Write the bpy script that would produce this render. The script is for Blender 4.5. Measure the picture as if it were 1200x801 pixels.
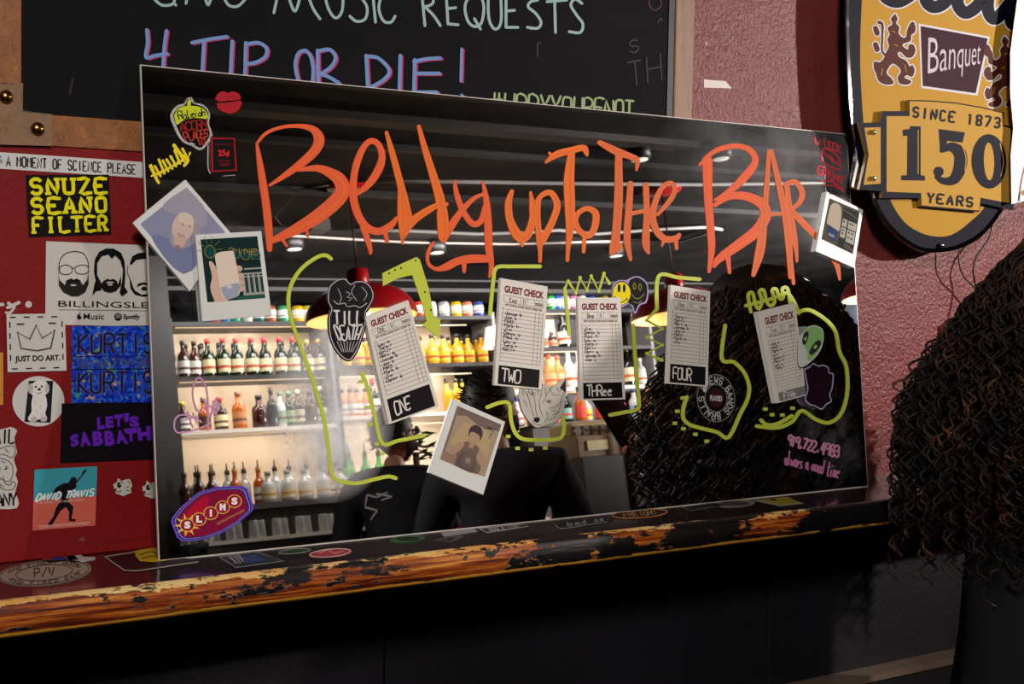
import bpy, bmesh, math, random
from math import sin, cos, pi, radians as rad
from mathutils import Vector as V, Matrix
from mathutils.geometry import tessellate_polygon
for o in list(bpy.data.objects): bpy.data.objects.remove(o)
sc = bpy.context.scene; COL = sc.collection
rnd = random.Random(7)
# ------------------------------------------------------------------ camera
F = 1667.0; CX, CY = 600.0, 400.5; Z0 = 1.05          # Z0: height of the shelf top
CAM = V((-0.61823, -1.73735, 0.362866 + Z0))
YAW, PITCH, ROLL = 0.600987, -0.0517976, 0.0177222
fw = V((sin(YAW)*cos(PITCH), cos(YAW)*cos(PITCH), sin(PITCH)))
rt0 = V((cos(YAW), -sin(YAW), 0)); up0 = rt0.cross(fw)
RT = cos(ROLL)*rt0 + sin(ROLL)*up0; UP = -sin(ROLL)*rt0 + cos(ROLL)*up0; FW = fw
cd = bpy.data.cameras.new('camera'); cam = bpy.data.objects.new('camera', cd); COL.objects.link(cam)
m3 = Matrix((RT, UP, -FW)).transposed(); cam.matrix_world = Matrix.Translation(CAM) @ m3.to_4x4()
cd.sensor_width = 36; cd.lens = F/1200*36; cd.clip_start = .02
cd.dof.use_dof = False
sc.camera = cam
sc.view_settings.view_transform = 'Standard'; sc.view_settings.look = 'None'
sc.view_settings.gamma = 1; sc.view_settings.use_curve_mapping = False
sc.view_settings.exposure = 0.0
# ------------------------------------------------------------------ world and lights
w = bpy.data.worlds.new('room_dark'); sc.world = w; w.use_nodes = True
w.node_tree.nodes['Background'].inputs[0].default_value = (.5, .45, .45, 1)
w.node_tree.nodes['Background'].inputs[1].default_value = .006
def lamp(name, kind, loc, target, power, col=(1,1,1), size=.2, size2=None, spot=60, blend=.5, spread=None):
    l = bpy.data.lights.new(name, kind); l.energy = power; l.color = col
    if kind == 'AREA':
        l.size = size
        if size2: l.shape = 'RECTANGLE'; l.size_y = size2
        if spread: l.spread = rad(spread)
    else: l.shadow_soft_size = size
    if kind == 'SPOT': l.spot_size = rad(spot); l.spot_blend = blend
    o = bpy.data.objects.new(name, l); COL.objects.link(o); o.location = loc
    o.rotation_euler = (V(target) - V(loc)).to_track_quat('-Z', 'Y').to_euler(); return o
KEY = lamp('key_spot_light', 'SPOT', (3.15, -1.75, Z0+.95), (1.36, 0, Z0+.36), 285, (1, .90, .86), .035, spot=44, blend=.8)
FILL = lamp('room_light', 'AREA', (-.95, -2.9, 3.0), (.35, 0, Z0+.3), 82, (1, .95, .92), .5, .5)
lamp('added_pendant_spot', 'SPOT', (6.6, -3.4, 2.7), (2.6, -4.6, 2.3), 420, (1, .93, .84), .08, spot=75, blend=.6)  # added spot without a fixture, brightens the red pendants and faces
lamp('added_head_spot', 'SPOT', (5.0, -1.3, 2.3), (2.1, -2.7, 1.5), 130, (1, .93, .86), .08, spot=34, blend=.6)  # unseen extra spot, put in to brighten the two men's heads
WIN = lamp('daylight_from_the_right', 'AREA', (12.4, -2.2, 1.3), (9.6, -4.9, 3.4), 460, (1, .97, .95), 1.2, 1.0, spread=62)
# ------------------------------------------------------------------ pixel <-> place helpers
LEAN = 0.1182138; MN = V((0, -cos(LEAN), sin(LEAN))); MP = V((0, -.085, Z0)); MH = .61; MW = 1.2607
MU = V((1, 0, 0)); MV = V((0, sin(LEAN), cos(LEAN)))
def ray(px, py): return (RT*((px-CX)/F) - UP*((py-CY)/F) + FW)
def hit(px, py, p0, n):
    d = ray(px, py); return CAM + d*((p0-CAM).dot(n)/d.dot(n))
def on_mirror(off=0): return lambda px, py, l=0: hit(px, py, MP + MN*(off+l), MN)
YN = V((0, -1, 0)); ZN = V((0, 0, 1))
def on_wall(off=0): return lambda px, py, l=0: hit(px, py, YN*(off+l), YN)
def on_shelf(off=0): return lambda px, py, l=0: hit(px, py, V((0, 0, Z0+off+l)), ZN)
def rf(px, py, Y):                                     # the place in the room that the mirror shows at that spot
    P = hit(px, py, MP, MN); d = ray(px, py); r = d - MN*(2*d.dot(MN)); return P + r*((Y-P.y)/r.y)
def rfl(px, py, L):
    P = hit(px, py, MP, MN); d = ray(px, py); r = (d - MN*(2*d.dot(MN))).normalized(); return P + r*(L-(P-CAM).length)
def homog(q, w_, h_):                                  # local (0..w, 0..h, y down) -> pixels
    (x0,y0),(x1,y1),(x2,y2),(x3,y3) = q
    dx1, dx2, dx3 = x1-x2, x3-x2, x0-x1+x2-x3; dy1, dy2, dy3 = y1-y2, y3-y2, y0-y1+y2-y3
    D = dx1*dy2-dx2*dy1; g = (dx3*dy2-dx2*dy3)/D; h = (dx1*dy3-dx3*dy1)/D
    a, b, c = x1-x0+g*x1, x3-x0+h*x3, x0; d, e, f = y1-y0+g*y1, y3-y0+h*y3, y0
    def fn(u, v):
        u /= w_; v /= h_; k = g*u+h*v+1; return ((a*u+b*v+c)/k, (d*u+e*v+f)/k)
    return fn
def local(plane, q, w_, h_):
    H = homog(q, w_, h_)
    def fn(u, v, l=0): return plane(*H(u, v), l)
    return fn
# ------------------------------------------------------------------ materials
def lin(c): return tuple((x/255/12.92 if x/255 <= .04045 else ((x/255+.055)/1.055)**2.4) for x in c) + (1,)
MC = {}
def mat(col, rough=.5, metal=0, key='', coat=0, trans=0, emit=0, ior=1.45, spec=.5):
    k = (tuple(col), rough, metal, key, coat, trans, emit)
    if k in MC: return MC[k]
    m = bpy.data.materials.new(key or 'paint'); m.use_nodes = True; b = m.node_tree.nodes['Principled BSDF']
    b.inputs['Base Color'].default_value = lin(col); b.inputs['Roughness'].default_value = rough
    b.inputs['Metallic'].default_value = metal; b.inputs['Coat Weight'].default_value = coat
    b.inputs['Transmission Weight'].default_value = trans; b.inputs['IOR'].default_value = ior
    b.inputs['Specular IOR Level'].default_value = spec
    if emit: b.inputs['Emission Color'].default_value = lin(col); b.inputs['Emission Strength'].default_value = emit
    MC[k] = m; return m
class NM:                                              # tiny node-tree writer
    def __init__(s, name):
        s.m = bpy.data.materials.new(name); s.m.use_nodes = True; s.t = s.m.node_tree; s.b = s.t.nodes['Principled BSDF']
        s.co = s.t.nodes.new('ShaderNodeTexCoord')
    def n(s, typ, **kw):
        x = s.t.nodes.new('ShaderNode'+typ)
        for k, v in kw.items():
            if k in x.inputs: x.inputs[k].default_value = v
            else: setattr(x, k, v)
        return x
    def l(s, a, b): s.t.links.new(a, b)
    def noise(s, scale, stretch=(1,1,1), detail=4, rough=.6, loc=(0,0,0)):
        mp = s.n('Mapping'); mp.inputs['Scale'].default_value = stretch; mp.inputs['Location'].default_value = loc
        s.l(s.co.outputs['Object'], mp.inputs[0])
        x = s.n('TexNoise', Scale=scale, Detail=detail, Roughness=rough); s.l(mp.outputs[0], x.inputs[0]); return x.outputs['Fac']
    def ramp(s, fac, stops):
        r = s.n('ValToRGB'); e = r.color_ramp.elements
        while len(e) < len(stops): e.new(.5)
        for i, (p, c) in enumerate(stops): e[i].position = p; e[i].color = lin(c) if len(c) == 3 else c
        s.l(fac, r.inputs[0]); return r.outputs[0]
    def mix(s, fac, a, b):
        x = s.n('Mix', data_type='RGBA'); s.l(fac, x.inputs[0])
        for v, i in ((a, 6), (b, 7)):
            if isinstance(v, tuple): x.inputs[i].default_value = lin(v)
            else: s.l(v, x.inputs[i])
        return x.outputs[2]
    def math(s, op, a, b=None, clamp=False):
        x = s.n('Math', operation=op, use_clamp=clamp)
        for v, i in ((a, 0), (b, 1)):
            if v is None: continue
            if isinstance(v, (int, float)): x.inputs[i].default_value = v
            else: s.l(v, x.inputs[i])
        return x.outputs[0]
    def bump(s, h, strength, dist=.002):
        x = s.n('Bump', Strength=strength, Distance=dist); s.l(h, x.inputs['Height']); s.l(x.outputs[0], s.b.inputs['Normal'])
    def set(s, rough=.5, **kw):
        s.b.inputs['Roughness'].default_value = rough
        for k, v in kw.items(): s.b.inputs[k.replace('_', ' ')].default_value = v
        return s.m
def wallpaint(name, c1, c2, rough, bstr, coat=0, spec=.28):
    k = NM(name); k.l(k.ramp(k.noise(3), [(.3, c1), (.7, c2)]), k.b.inputs['Base Color'])
    h = k.math('ADD', k.noise(140, detail=3), k.math('MULTIPLY', k.noise(30), .8)); k.bump(h, bstr, .0035)
    return k.set(rough, Coat_Weight=coat, Coat_Roughness=.25, Specular_IOR_Level=spec)
M_WALL = wallpaint('red_wall_paint', (106, 43, 39), (120, 50, 46), .38, .75)
M_PANEL = wallpaint('deep_red_gloss_paint', (112, 7, 8), (126, 10, 10), .5, .18)
M_BLACKWALL = wallpaint('black_wall_paint', (17, 16, 20), (25, 23, 28), .6, .3, 0, .18)
M_CEIL = wallpaint('dark_ceiling_paint', (11, 10, 10), (40, 37, 36), .75, .4, 0, .15)
M_FLOOR = wallpaint('dark_floor', (22, 18, 17), (34, 28, 26), .4, .3)
def wood(name, c1, c2, c3, stretch, rough=.45, sc_=8):
    k = NM(name); a = k.ramp(k.noise(sc_, stretch, 6, .65), [(.3, c1), (.5, c2), (.7, c3)])
    b = k.mix(k.ramp(k.noise(sc_*5, stretch, 3), [(.45, (0,0,0)), (.6, (255,255,255))]), a, c2)
    k.l(b, k.b.inputs['Base Color']); k.bump(k.noise(sc_*6, stretch), .3, .002); return k.set(rough)
M_FRAME_L = wood('dark_stained_oak', (92, 50, 22), (134, 80, 36), (166, 106, 52), (1.2, 6, 1.0), .5, 40)
M_FRAME_R = wood('pale_oak', (98, 68, 44), (128, 90, 58), (150, 112, 78), (8, 6, .7), .5, 14)
M_PLATE = wood('tan_metal_plate', (112, 84, 62), (132, 102, 76), (140, 112, 86), (3, 3, 3), .35, 10)
def board_mat():
    k = NM('chalkboard_slate'); a = k.noise(5, (1, 1, 1.5), 5)
    dust = k.ramp(k.noise(3.2, (1, 1, 2), 6, .7, (3, 0, 1)), [(.5, (11, 10, 13)), (.75, (24, 21, 26))])
    k.l(k.mix(k.ramp(k.noise(30, (1,1,.4), 4), [(.55, (0,0,0)), (.8, (90,90,90))]), dust, (32, 27, 31)), k.b.inputs['Base Color'])
    return k.set(.8, Specular_IOR_Level=.15)
M_BOARD = board_mat()
def edge_mat():                                        # worn shelf nosing: black paint flaked off orange pine
    k = NM('worn_shelf_edge'); g = k.n('SeparateXYZ'); k.l(k.co.outputs['Object'], g.inputs[0]); z = g.outputs['Z']; x = g.outputs['X']
    w1 = k.ramp(k.noise(20, (.22, 7, 7), 7, .75), [(.36, (34, 10, 4)), (.45, (96, 32, 8)), (.54, (164, 78, 18)), (.68, (224, 160, 66))])
    nz = k.math('MULTIPLY', k.math('SUBTRACT', k.noise(15, (.5, 2, 2), 6, .75), .5), .036)
    zz = k.math('ADD', z, nz)

    hi = k.math('MULTIPLY', k.math('GREATER_THAN', zz, -.0045), k.math('LESS_THAN', zz, .004))
    lo = k.math('LESS_THAN', k.math('ADD', z, k.math('MULTIPLY', nz, .25)), -.0345)
    e = k.math('MAXIMUM', hi, lo)
    c = k.mix(hi, k.mix(lo, w1, (206, 146, 44)), k.ramp(k.noise(6, (.5, 1, 1)), [(.4, (222, 190, 122)), (.62, (206, 134, 44))]))
    # remaining black paint; the extra towards the right paints in the shadow there
    p = k.math('ADD', k.noise(9, (.8, 1.5, 2.2), 7, .72, (4.3, 0, 0)), k.math('MULTIPLY', x, .075))
    p2 = k.math('SUBTRACT', p, k.math('MULTIPLY', lo, .10))
    pm = k.ramp(p2, [(.525, (0,0,0)), (.54, (255,255,255))])
    c2 = k.mix(pm, c, (14, 12, 13)); k.l(c2, k.b.inputs['Base Color'])
    k.bump(k.math('ADD', pm, k.noise(60, (.3, 4, 4))), .5, .002); return k.set(.38)
M_EDGE = edge_mat()
def shelftop_mat():
    k = NM('shelf_top_lacquer'); c = k.ramp(k.noise(7, (.6, 2, 1), 6), [(.35, (16, 12, 14)), (.65, (36, 18, 18)), (.8, (52, 26, 22))])
    k.l(c, k.b.inputs['Base Color']); k.bump(k.noise(40, (.4, 2, 1)), .12, .002); return k.set(.2, Coat_Weight=.5)
M_TOP = shelftop_mat()
def mirror_mat():
    k = NM('silvered_mirror'); b = k.b; b.inputs['Metallic'].default_value = 1; b.inputs['Base Color'].default_value = (.88, .86, .85, 1)
    b.inputs['Roughness'].default_value = .012
    g = k.n('SeparateXYZ'); k.l(k.co.outputs['Object'], g.inputs[0]); x, z = g.outputs['X'], g.outputs['Z']
    def blob(cx, cz, rx, rz, noisescale, lo, hi, gain):
        a = k.math('POWER', k.math('DIVIDE', k.math('SUBTRACT', x, cx), rx), 2); c = k.math('POWER', k.math('DIVIDE', k.math('SUBTRACT', z, cz), rz), 2)
        f = k.math('SUBTRACT', 1, k.math('ADD', a, c), True)
        n = k.ramp(k.noise(noisescale, (1, 1, 1), 6, .7), [(lo, (0,0,0)), (hi, (255,255,255))])
        return k.math('MULTIPLY', k.math('MULTIPLY', f, n), gain)
    s1 = blob(.24, .17, .10, .12, 7, .25, .55, .8)        # pale smear with a bright glow painted in, before the shelves
    s2 = blob(1.16, .53, .36, .13, 6, .3, .7, .2)      # finger haze plus the lit ceiling's grey, painted in, top right corner
    s3 = blob(1.17, .08, .10, .10, 18, .45, .75, .10)
    s4 = blob(.10, .25, .16, .30, 30, .5, .8, .05)
    sp = k.ramp(k.noise(420, (1,1,1), 2), [(.77, (0,0,0)), (.8, (255,255,255))])
    tot = k.math('ADD', k.math('ADD', s1, s2), k.math('ADD', k.math('ADD', s3, s4), k.math('MULTIPLY', sp, .02)), True)
    df = k.n('BsdfDiffuse'); df.inputs['Color'].default_value = (.8, .8, .8, 1)
    ms = k.n('MixShader'); k.l(tot, ms.inputs[0]); k.l(b.outputs[0], ms.inputs[1]); k.l(df.outputs[0], ms.inputs[2])
    k.l(ms.outputs[0], k.t.nodes['Material Output'].inputs[0]); return k.m
M_MIRROR = mirror_mat()
def print_mat(col, rough=.55): return mat(col, rough, key='print', spec=.08)
# ------------------------------------------------------------------ object helpers
def link(name, me, loc=(0,0,0), parent=None):
    o = bpy.data.objects.new(name, me); COL.objects.link(o); o.location = loc
    if parent is not None: o.parent = parent
    return o
def tag(o, label, cat, group=None):
    o['label'] = label; o['category'] = cat
    if group: o['group'] = group
    return o
def structure(o): o['kind'] = 'structure'; return o
def empty(name, loc, label, cat, group=None):
    o = bpy.data.objects.new(name, None); COL.objects.link(o); o.location = loc; o.empty_display_size = .05
    return tag(o, label, cat, group)
ORI = {}
def origin(p):                                         # world origin of a parent chain (no rotations used)
    v = V((0, 0, 0))
    while p is not None: v = v + p.location; p = p.parent
    return v
class MB:
    def __init__(s): s.v = []; s.f = []; s.mi = []; s.mats = []; s.smooth = []
    def slot(s, m):
        if m not in s.mats: s.mats.append(m)
        return s.mats.index(m)
    def add(s, vs, fs, m, smooth=False):
        b = len(s.v); s.v += [V(p) for p in vs]; k = s.slot(m)
        for f in fs: s.f.append([b+i for i in f]); s.mi.append(k); s.smooth.append(smooth)
    def box(s, lo, hi, m, rz=0, c=None):
        x0,y0,z0 = lo; x1,y1,z1 = hi
        vs = [V((x,y,z)) for z in (z0,z1) for x,y in ((x0,y0),(x1,y0),(x1,y1),(x0,y1))]
        if rz:
            c = V(c or ((x0+x1)/2, (y0+y1)/2, 0)); R = Matrix.Rotation(rz, 3, 'Z'); vs = [R@(p-c)+c for p in vs]
        s.add(vs, [(0,3,2,1),(4,5,6,7),(0,1,5,4),(1,2,6,5),(2,3,7,6),(3,0,4,7)], m)
    def tube(s, pts, r, m, n=8, cap=True):
        pts = [V(p) for p in pts]; rs = r if isinstance(r, (list, tuple)) else [r]*len(pts); vs = []; fs = []
        prev = None
        for i, p in enumerate(pts):
            t = (pts[min(i+1, len(pts)-1)] - pts[max(i-1, 0)]).normalized()
            a = (prev - t*prev.dot(t)) if prev is not None else t.cross(V((0,0,1)) if abs(t.z) < .9 else V((1,0,0)))
            a.normalize(); prev = a; b = t.cross(a)
            vs += [p + (a*cos(2*pi*j/n) + b*sin(2*pi*j/n))*rs[i] for j in range(n)]
        for i in range(len(pts)-1):
            for j in range(n): fs.append((i*n+j, i*n+(j+1)%n, (i+1)*n+(j+1)%n, (i+1)*n+j))
        if cap: fs += [tuple(range(n))[::-1], tuple((len(pts)-1)*n+j for j in range(n))]
        s.add(vs, fs, m, True)
    def lathe(s, prof, c, m, n=16, axis=None, smooth=True, caps=True):
        c = V(c); vs = []; fs = []
        ax = V(axis).normalized() if axis is not None else V((0,0,1))
        a = ax.cross(V((1,0,0)) if abs(ax.x) < .9 else V((0,1,0))).normalized(); b = ax.cross(a)
        for r, z in prof: vs += [c + ax*z + (a*cos(2*pi*j/n)+b*sin(2*pi*j/n))*r for j in range(n)]
        for i in range(len(prof)-1):
            for j in range(n): fs.append((i*n+j, i*n+(j+1)%n, (i+1)*n+(j+1)%n, (i+1)*n+j))
        if caps: fs += [tuple(range(n))[::-1], tuple((len(prof)-1)*n+j for j in range(n))]
        s.add(vs, fs, m, smooth)
    def ball(s, c, r, m, n=12, h=8, R=None):
        c = V(c); r = V(r) if not isinstance(r, (int, float)) else V((r, r, r)); vs = []; fs = []
        for i in range(1, h):
            t = pi*i/h
            for j in range(n):
                p = V((r.x*sin(t)*cos(2*pi*j/n), r.y*sin(t)*sin(2*pi*j/n), r.z*cos(t))); vs.append(c + (R@p if R else p))
        q = V((0,0,r.z)); vs += [c+(R@q if R else q), c-(R@q if R else q)]; T = len(vs)-2
        for i in range(h-2):
            for j in range(n): fs.append((i*n+j, (i+1)*n+j, (i+1)*n+(j+1)%n, i*n+(j+1)%n))
        for j in range(n): fs += [(T, j, (j+1)%n), (T+1, (h-2)*n+(j+1)%n, (h-2)*n+j)]
        s.add(vs, fs, m, True)
    def prism(s, front, depthvec, m):
        front = [V(p) for p in front]; n = len(front); back = [p+depthvec for p in front]
        tr = tessellate_polygon([front]); fs = [tuple(t) for t in tr] + [tuple(n+i for i in t)[::-1] for t in tr]
        fs += [(i, (i+1)%n, n+(i+1)%n, n+i) for i in range(n)]
        s.add(front+back, fs, m)
    def build(s, name, parent=None, loc=None, bevel=0):
        off = origin(parent) if parent is not None else V((0,0,0))
        if loc is not None: lw = V(loc)
        elif parent is None:
            xs = [p.x for p in s.v]; ys = [p.y for p in s.v]; zs = [p.z for p in s.v]
            lw = V(((min(xs)+max(xs))/2, (min(ys)+max(ys))/2, min(zs)))
        else: lw = off
        me = bpy.data.meshes.new(name); me.from_pydata([p-lw for p in s.v], [], s.f)
        for m in s.mats: me.materials.append(m)
        me.polygons.foreach_set('material_index', s.mi); me.polygons.foreach_set('use_smooth', s.smooth)
        me.update(); o = link(name, me, lw-off, parent)
        if bevel:
            b = o.modifiers.new('bevel', 'BEVEL'); b.width = bevel; b.segments = 2; b.limit_method = 'ANGLE'
        return o
def boxo(name, lo, hi, m, parent=None, bevel=0):
    b = MB(); b.box(lo, hi, m); return b.build(name, parent, bevel=bevel)
def smooth_pts(P, k=6):
    if len(P) < 3: return [tuple(map(float, p)) for p in P]
    out = []
    for i in range(len(P)-1):
        p0 = P[max(i-1, 0)]; p1 = P[i]; p2 = P[i+1]; p3 = P[min(i+2, len(P)-1)]
        for j in range(k):
            t = j/k; out.append(tuple(.5*((2*b)+(c-a)*t+(2*a-5*b+4*c-d)*t*t+(3*b-a-3*c+d)*t**3) for a, b, c, d in zip(p0, p1, p2, p3)))
    out.append(tuple(map(float, P[-1]))); return out
GL = {}
def glyphs(s, bold=0, shear=0):
    k = (s, bold, shear)
    if k in GL: return GL[k]
    cu = bpy.data.curves.new('t', 'FONT'); cu.body = s; cu.size = 1; cu.offset = bold; cu.shear = shear; cu.resolution_u = 3
    o = bpy.data.objects.new('t', cu); COL.objects.link(o); bpy.context.view_layer.update()
    me = bpy.data.meshes.new_from_object(o.evaluated_get(bpy.context.evaluated_depsgraph_get()))
    vs = [(v.co.x, v.co.y) for v in me.vertices]; fs = [tuple(p.vertices) for p in me.polygons]
    bpy.data.objects.remove(o); bpy.data.curves.remove(cu); bpy.data.meshes.remove(me)
    if not vs: vs = [(0, 0)]
    x0 = min(v[0] for v in vs); x1 = max(v[0] for v in vs); y0 = min(v[1] for v in vs); y1 = max(v[1] for v in vs)
    if not any(c in 'gjpqy,' for c in s): pass
    GL[k] = ([((x-x0)/(x1-x0+1e-9), 1-(y-y0)/(y1-y0+1e-9)) for x, y in vs], fs); return GL[k]
# hand-lettering strokes on a 4 x 6 grid
SF = {'A':'00 26 40|12 32','B':'00 06 26 35 34 23 03|23 42 41 30 00','C':'45 36 16 05 01 10 30 41','D':'00 06 26 44 42 20 00','E':'46 06 00 40|03 33','F':'46 06 00|03 33',
'G':'45 36 16 05 01 10 30 41 43 23','H':'06 00|46 40|03 43','I':'26 20','J':'36 31 20 10 01','K':'06 00|46 03 40','L':'06 00 40','M':'00 06 23 46 40','N':'00 06 40 46',
'O':'16 05 01 10 30 41 45 36 16','P':'00 06 36 45 44 33 03','Q':'16 05 01 10 30 41 45 36 16|22 40','R':'00 06 36 45 44 33 03|23 40','S':'45 36 16 05 04 13 33 42 41 30 10 01',
'T':'06 46|26 20','U':'06 01 10 30 41 46','V':'06 20 46','W':'06 10 24 30 46','X':'06 40|00 46','Y':'06 23 46|23 20','Z':'06 46 00 40','0':'16 05 01 10 30 41 45 36 16',
'1':'15 26 20','2':'05 16 36 45 44 00 40','3':'05 16 36 45 44 33 42 41 30 10 01|13 33','4':'36 02 42|36 30','5':'46 06 04 34 43 41 30 10 01','7':'06 46 10','8':'13 05 16 36 45 33 13 01 10 30 41 33',
'9':'44 33 13 04 05 16 36 45 40','!':'26 22|20 21','.':'20 21','#':'10 16|30 36|02 42|04 44',"'":'26 25','¢':'44 13 12 31|25 20','/':'00 46','a':'33 13 02 01 10 30 31 33|33 30 40','b':'06 00 20 31 32 23 03','c':'33 13 02 01 10 30',
'd':'36 30 10 01 02 13 33','e':'02 32 33 13 02 01 10 30','g':'33 13 02 01 10 31 33 30','h':'06 00|02 13 33 30','i':'13 10|15 15','k':'06 00|33 01 30','l':'16 10 20','m':'03 00|02 13 20|22 33 40',
'n':'03 00|02 13 33 30','o':'13 02 01 10 30 31 33 13','r':'03 00|02 13 33','s':'33 13 02 31 30 00','t':'16 10 30|04 34','u':'03 01 10 30|33 30','v':'03 10 33','w':'03 10 22 30 43','y':'03 11|33 00','p':'03 00|03 33 32 11','f':'36 16 10|03 33','z':'03 33 00 30','x':'03 30|00 33'}
class Draw:
    def __init__(s, fn, eps=.00025): s.fn = fn; s.mb = MB(); s.eps = eps; s.k = 0; s.i = 0
    def map(s, u, v, l): return s.fn(u, v, s.eps*(l+1) + (s.k % 24)*2.2e-6 + s.i*4e-7)
    def poly(s, pts, col, l=0, smooth=0):
        s.k += 1
        if smooth: pts = smooth_pts(list(pts)+[pts[0]], smooth)[:-1]
        P = [s.map(u, v, l) for u, v in pts]; m = col if not isinstance(col, tuple) else print_mat(col)
        flat = [V((u, v, 0)) for u, v in pts]
        s.mb.add(P, [tuple(t) for t in tessellate_polygon([flat])], m); return s
    def ell(s, cx, cy, rx, ry, col, l=0, a0=0, rot=0, n=28):
        return s.poly([(cx+rx*cos(t)*cos(rot)-ry*sin(t)*sin(rot), cy+rx*cos(t)*sin(rot)+ry*sin(t)*cos(rot)) for t in [2*pi*i/n for i in range(n)]], col, l)
    def rect(s, x0, y0, x1, y1, col, l=0): return s.poly([(x0,y0),(x1,y0),(x1,y1),(x0,y1)], col, l)
    def stroke(s, pts, wid, col, l=0, smooth=6, cap=True, close=False):
        pts = [tuple(p) if len(p) > 2 else (p[0], p[1], wid) for p in pts]
        if wid and len(pts[0]) > 2 and wid != 1: pass
        if close: pts = pts + [pts[0]]
        P = smooth_pts(pts, smooth) if smooth else pts
        Q = [P[0]]
        for p in P[1:]:
            if (p[0]-Q[-1][0])**2 + (p[1]-Q[-1][1])**2 > 1e-6*max(1, p[2]**2): Q.append(p)
        m = col if not isinstance(col, tuple) else print_mat(col)
        if len(Q) < 2: return s.ell(Q[0][0], Q[0][1], Q[0][2]/2, Q[0][2]/2, m, l, n=8)
        vs = []; n = len(Q)
        for i, (x, y, w_) in enumerate(Q):
            a = Q[max(i-1, 0)]; b = Q[min(i+1, n-1)]; dx, dy = b[0]-a[0], b[1]-a[1]; L = math.hypot(dx, dy) or 1
            nx, ny = -dy/L*w_/2, dx/L*w_/2; vs += [(x+nx, y+ny), (x-nx, y-ny)]
        s.k += 1; PV = []
        for j_, (u, v) in enumerate(vs): s.i = min(j_//2, 60); PV.append(s.map(u, v, l))
        s.i = 0
        s.mb.add(PV, [(2*i, 2*i+1, 2*i+3, 2*i+2) for i in range(n-1)], m)
        if cap:
            for x, y, w_ in (Q[0], Q[-1]): s.ell(x, y, w_/2*.98, w_/2*.98, m, l, n=10)
        if not smooth:
            for x, y, w_ in Q[1:-1]: s.ell(x, y, w_/2, w_/2, m, l, n=8)
        return s
    def text(s, txt, x0, y0, x1, y1, col, l=0, bold=0, shear=0, arc=0):
        vs, fs = glyphs(txt, bold, shear); m = print_mat(col)
        def f(u, v):
            if arc: return (x0+u*(x1-x0), y0+v*(y1-y0) + arc*(1-(2*u-1)**2))
            return (x0+u*(x1-x0), y0+v*(y1-y0))
        s.mb.add([s.map(*f(u, v), l) for u, v in vs], fs, m); return s
    def textq(s, txt, q, col, l=0, bold=0, shear=0):
        vs, fs = glyphs(txt, bold, shear); m = print_mat(col); H = homog(q, 1, 1)
        s.mb.add([s.map(*H(u, v), l) for u, v in vs], fs, m); return s
    def hand(s, txt, q, wid, col, l=0, slab=0, jit=0, gap=1.6, smooth=2, cap=True, r=rnd, low=1.0):
        H = homog(q, 1, 1); adv = 4+gap; n = len(txt); tot = n*adv-gap
        for i, ch in enumerate(txt):
            if ch == ' ' or ch not in SF: continue
            dx = r.uniform(-jit, jit)*.5; dy = r.uniform(-jit, jit)
            for st in SF[ch].split('|'):
                pp = [(int(a[0]), int(a[1])) for a in st.split()]
                P = []
                for (gx, gy) in pp:
                    gx += r.uniform(-jit, jit)*.5; gy += r.uniform(-jit, jit)*.5
                    P.append(H((i*adv+gx+dx)/tot, 1-(gy+dy)/6))
                s.stroke(P, wid, col, l, smooth=smooth if len(P) > 2 else 0, cap=cap)
                if slab:
                    for (gx, gy) in (pp[0], pp[-1]):
                        if gy in (0, 6) and pp[0] != pp[-1]:
                            a = H((i*adv+gx-slab)/tot, 1-gy/6); b = H((i*adv+gx+slab)/tot, 1-gy/6); s.stroke([a, b], wid*.8, col, l, smooth=0, cap=False)
        return s
    def build(s, name, parent=None, label=None):
        if not s.mb.v: return None
        o = s.mb.build(name, parent)
        if label: o['label'] = label
        return o
def card(name, fn, pts, thick, m, nrm, label, cat, group=None, smooth=0):
    if smooth: pts = smooth_pts(list(pts)+[pts[0]], smooth)[:-1]
    front = [fn(u, v, 0) for u, v in pts]; b = MB()
    n = len(front); back = [p - nrm*thick for p in front]
    tr = tessellate_polygon([[V((u, v, 0)) for u, v in pts]])
    b.add(front+back, [tuple(t) for t in tr] + [(i, (i+1)%n, n+(i+1)%n, n+i) for i in range(n)] + [tuple(n+i for i in t)[::-1] for t in tr], m)
    return tag(b.build(name), label, cat, group)
# ================================================================== large structure
CEILZ = Z0+2.3; X0, X1, Y1 = -3.0, 13.0, -8.7
structure(boxo('floor', (X0, Y1, -.1), (X1, .1, 0), M_FLOOR))
structure(boxo('ceiling', (X0, Y1, CEILZ), (X1, .1, CEILZ+.1), M_CEIL))
structure(boxo('wall_front', (X0, 0, Z0-.02), (X1, .1, CEILZ), M_WALL))
structure(boxo('wall_left', (X0-.1, Y1, 0), (X0, .1, CEILZ), M_BLACKWALL))
structure(boxo('wall_right', (X1, Y1, 0), (X1+.1, .1, CEILZ), M_BLACKWALL))
structure(boxo('wall_back', (X0, Y1-.1, 0), (X1, Y1, CEILZ), M_BLACKWALL))
lower = structure(boxo('wall_front_lower', (X0, 0, 0), (X1, .1, Z0-.02), M_BLACKWALL))
# black tongue-and-groove panels under the shelf
W = on_wall()
pb = .865
for i, (a, b) in enumerate(((-1.6, -.95), (-.947, -.297), (-.294, .356), (.359, W(895, 700).x-.001), (W(895, 700).x+.002, 1.72), (1.723, 2.37))):
    boxo('panel', (a, -.012, .34), (b, -.0002, Z0-.06), M_BLACKWALL, lower, .002)
# low rail at the foot of the panels
p = W(1000, 781)
tr = MB(); tr.box((X0, -.05, p.z-.10), (4, -.0, p.z-.012), mat((22, 20, 22), .4)); tr.box((X0, -.055, p.z-.012), (4, 0, p.z), mat((96, 80, 66), .35))
structure(tr.build('trim_1'))
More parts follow.
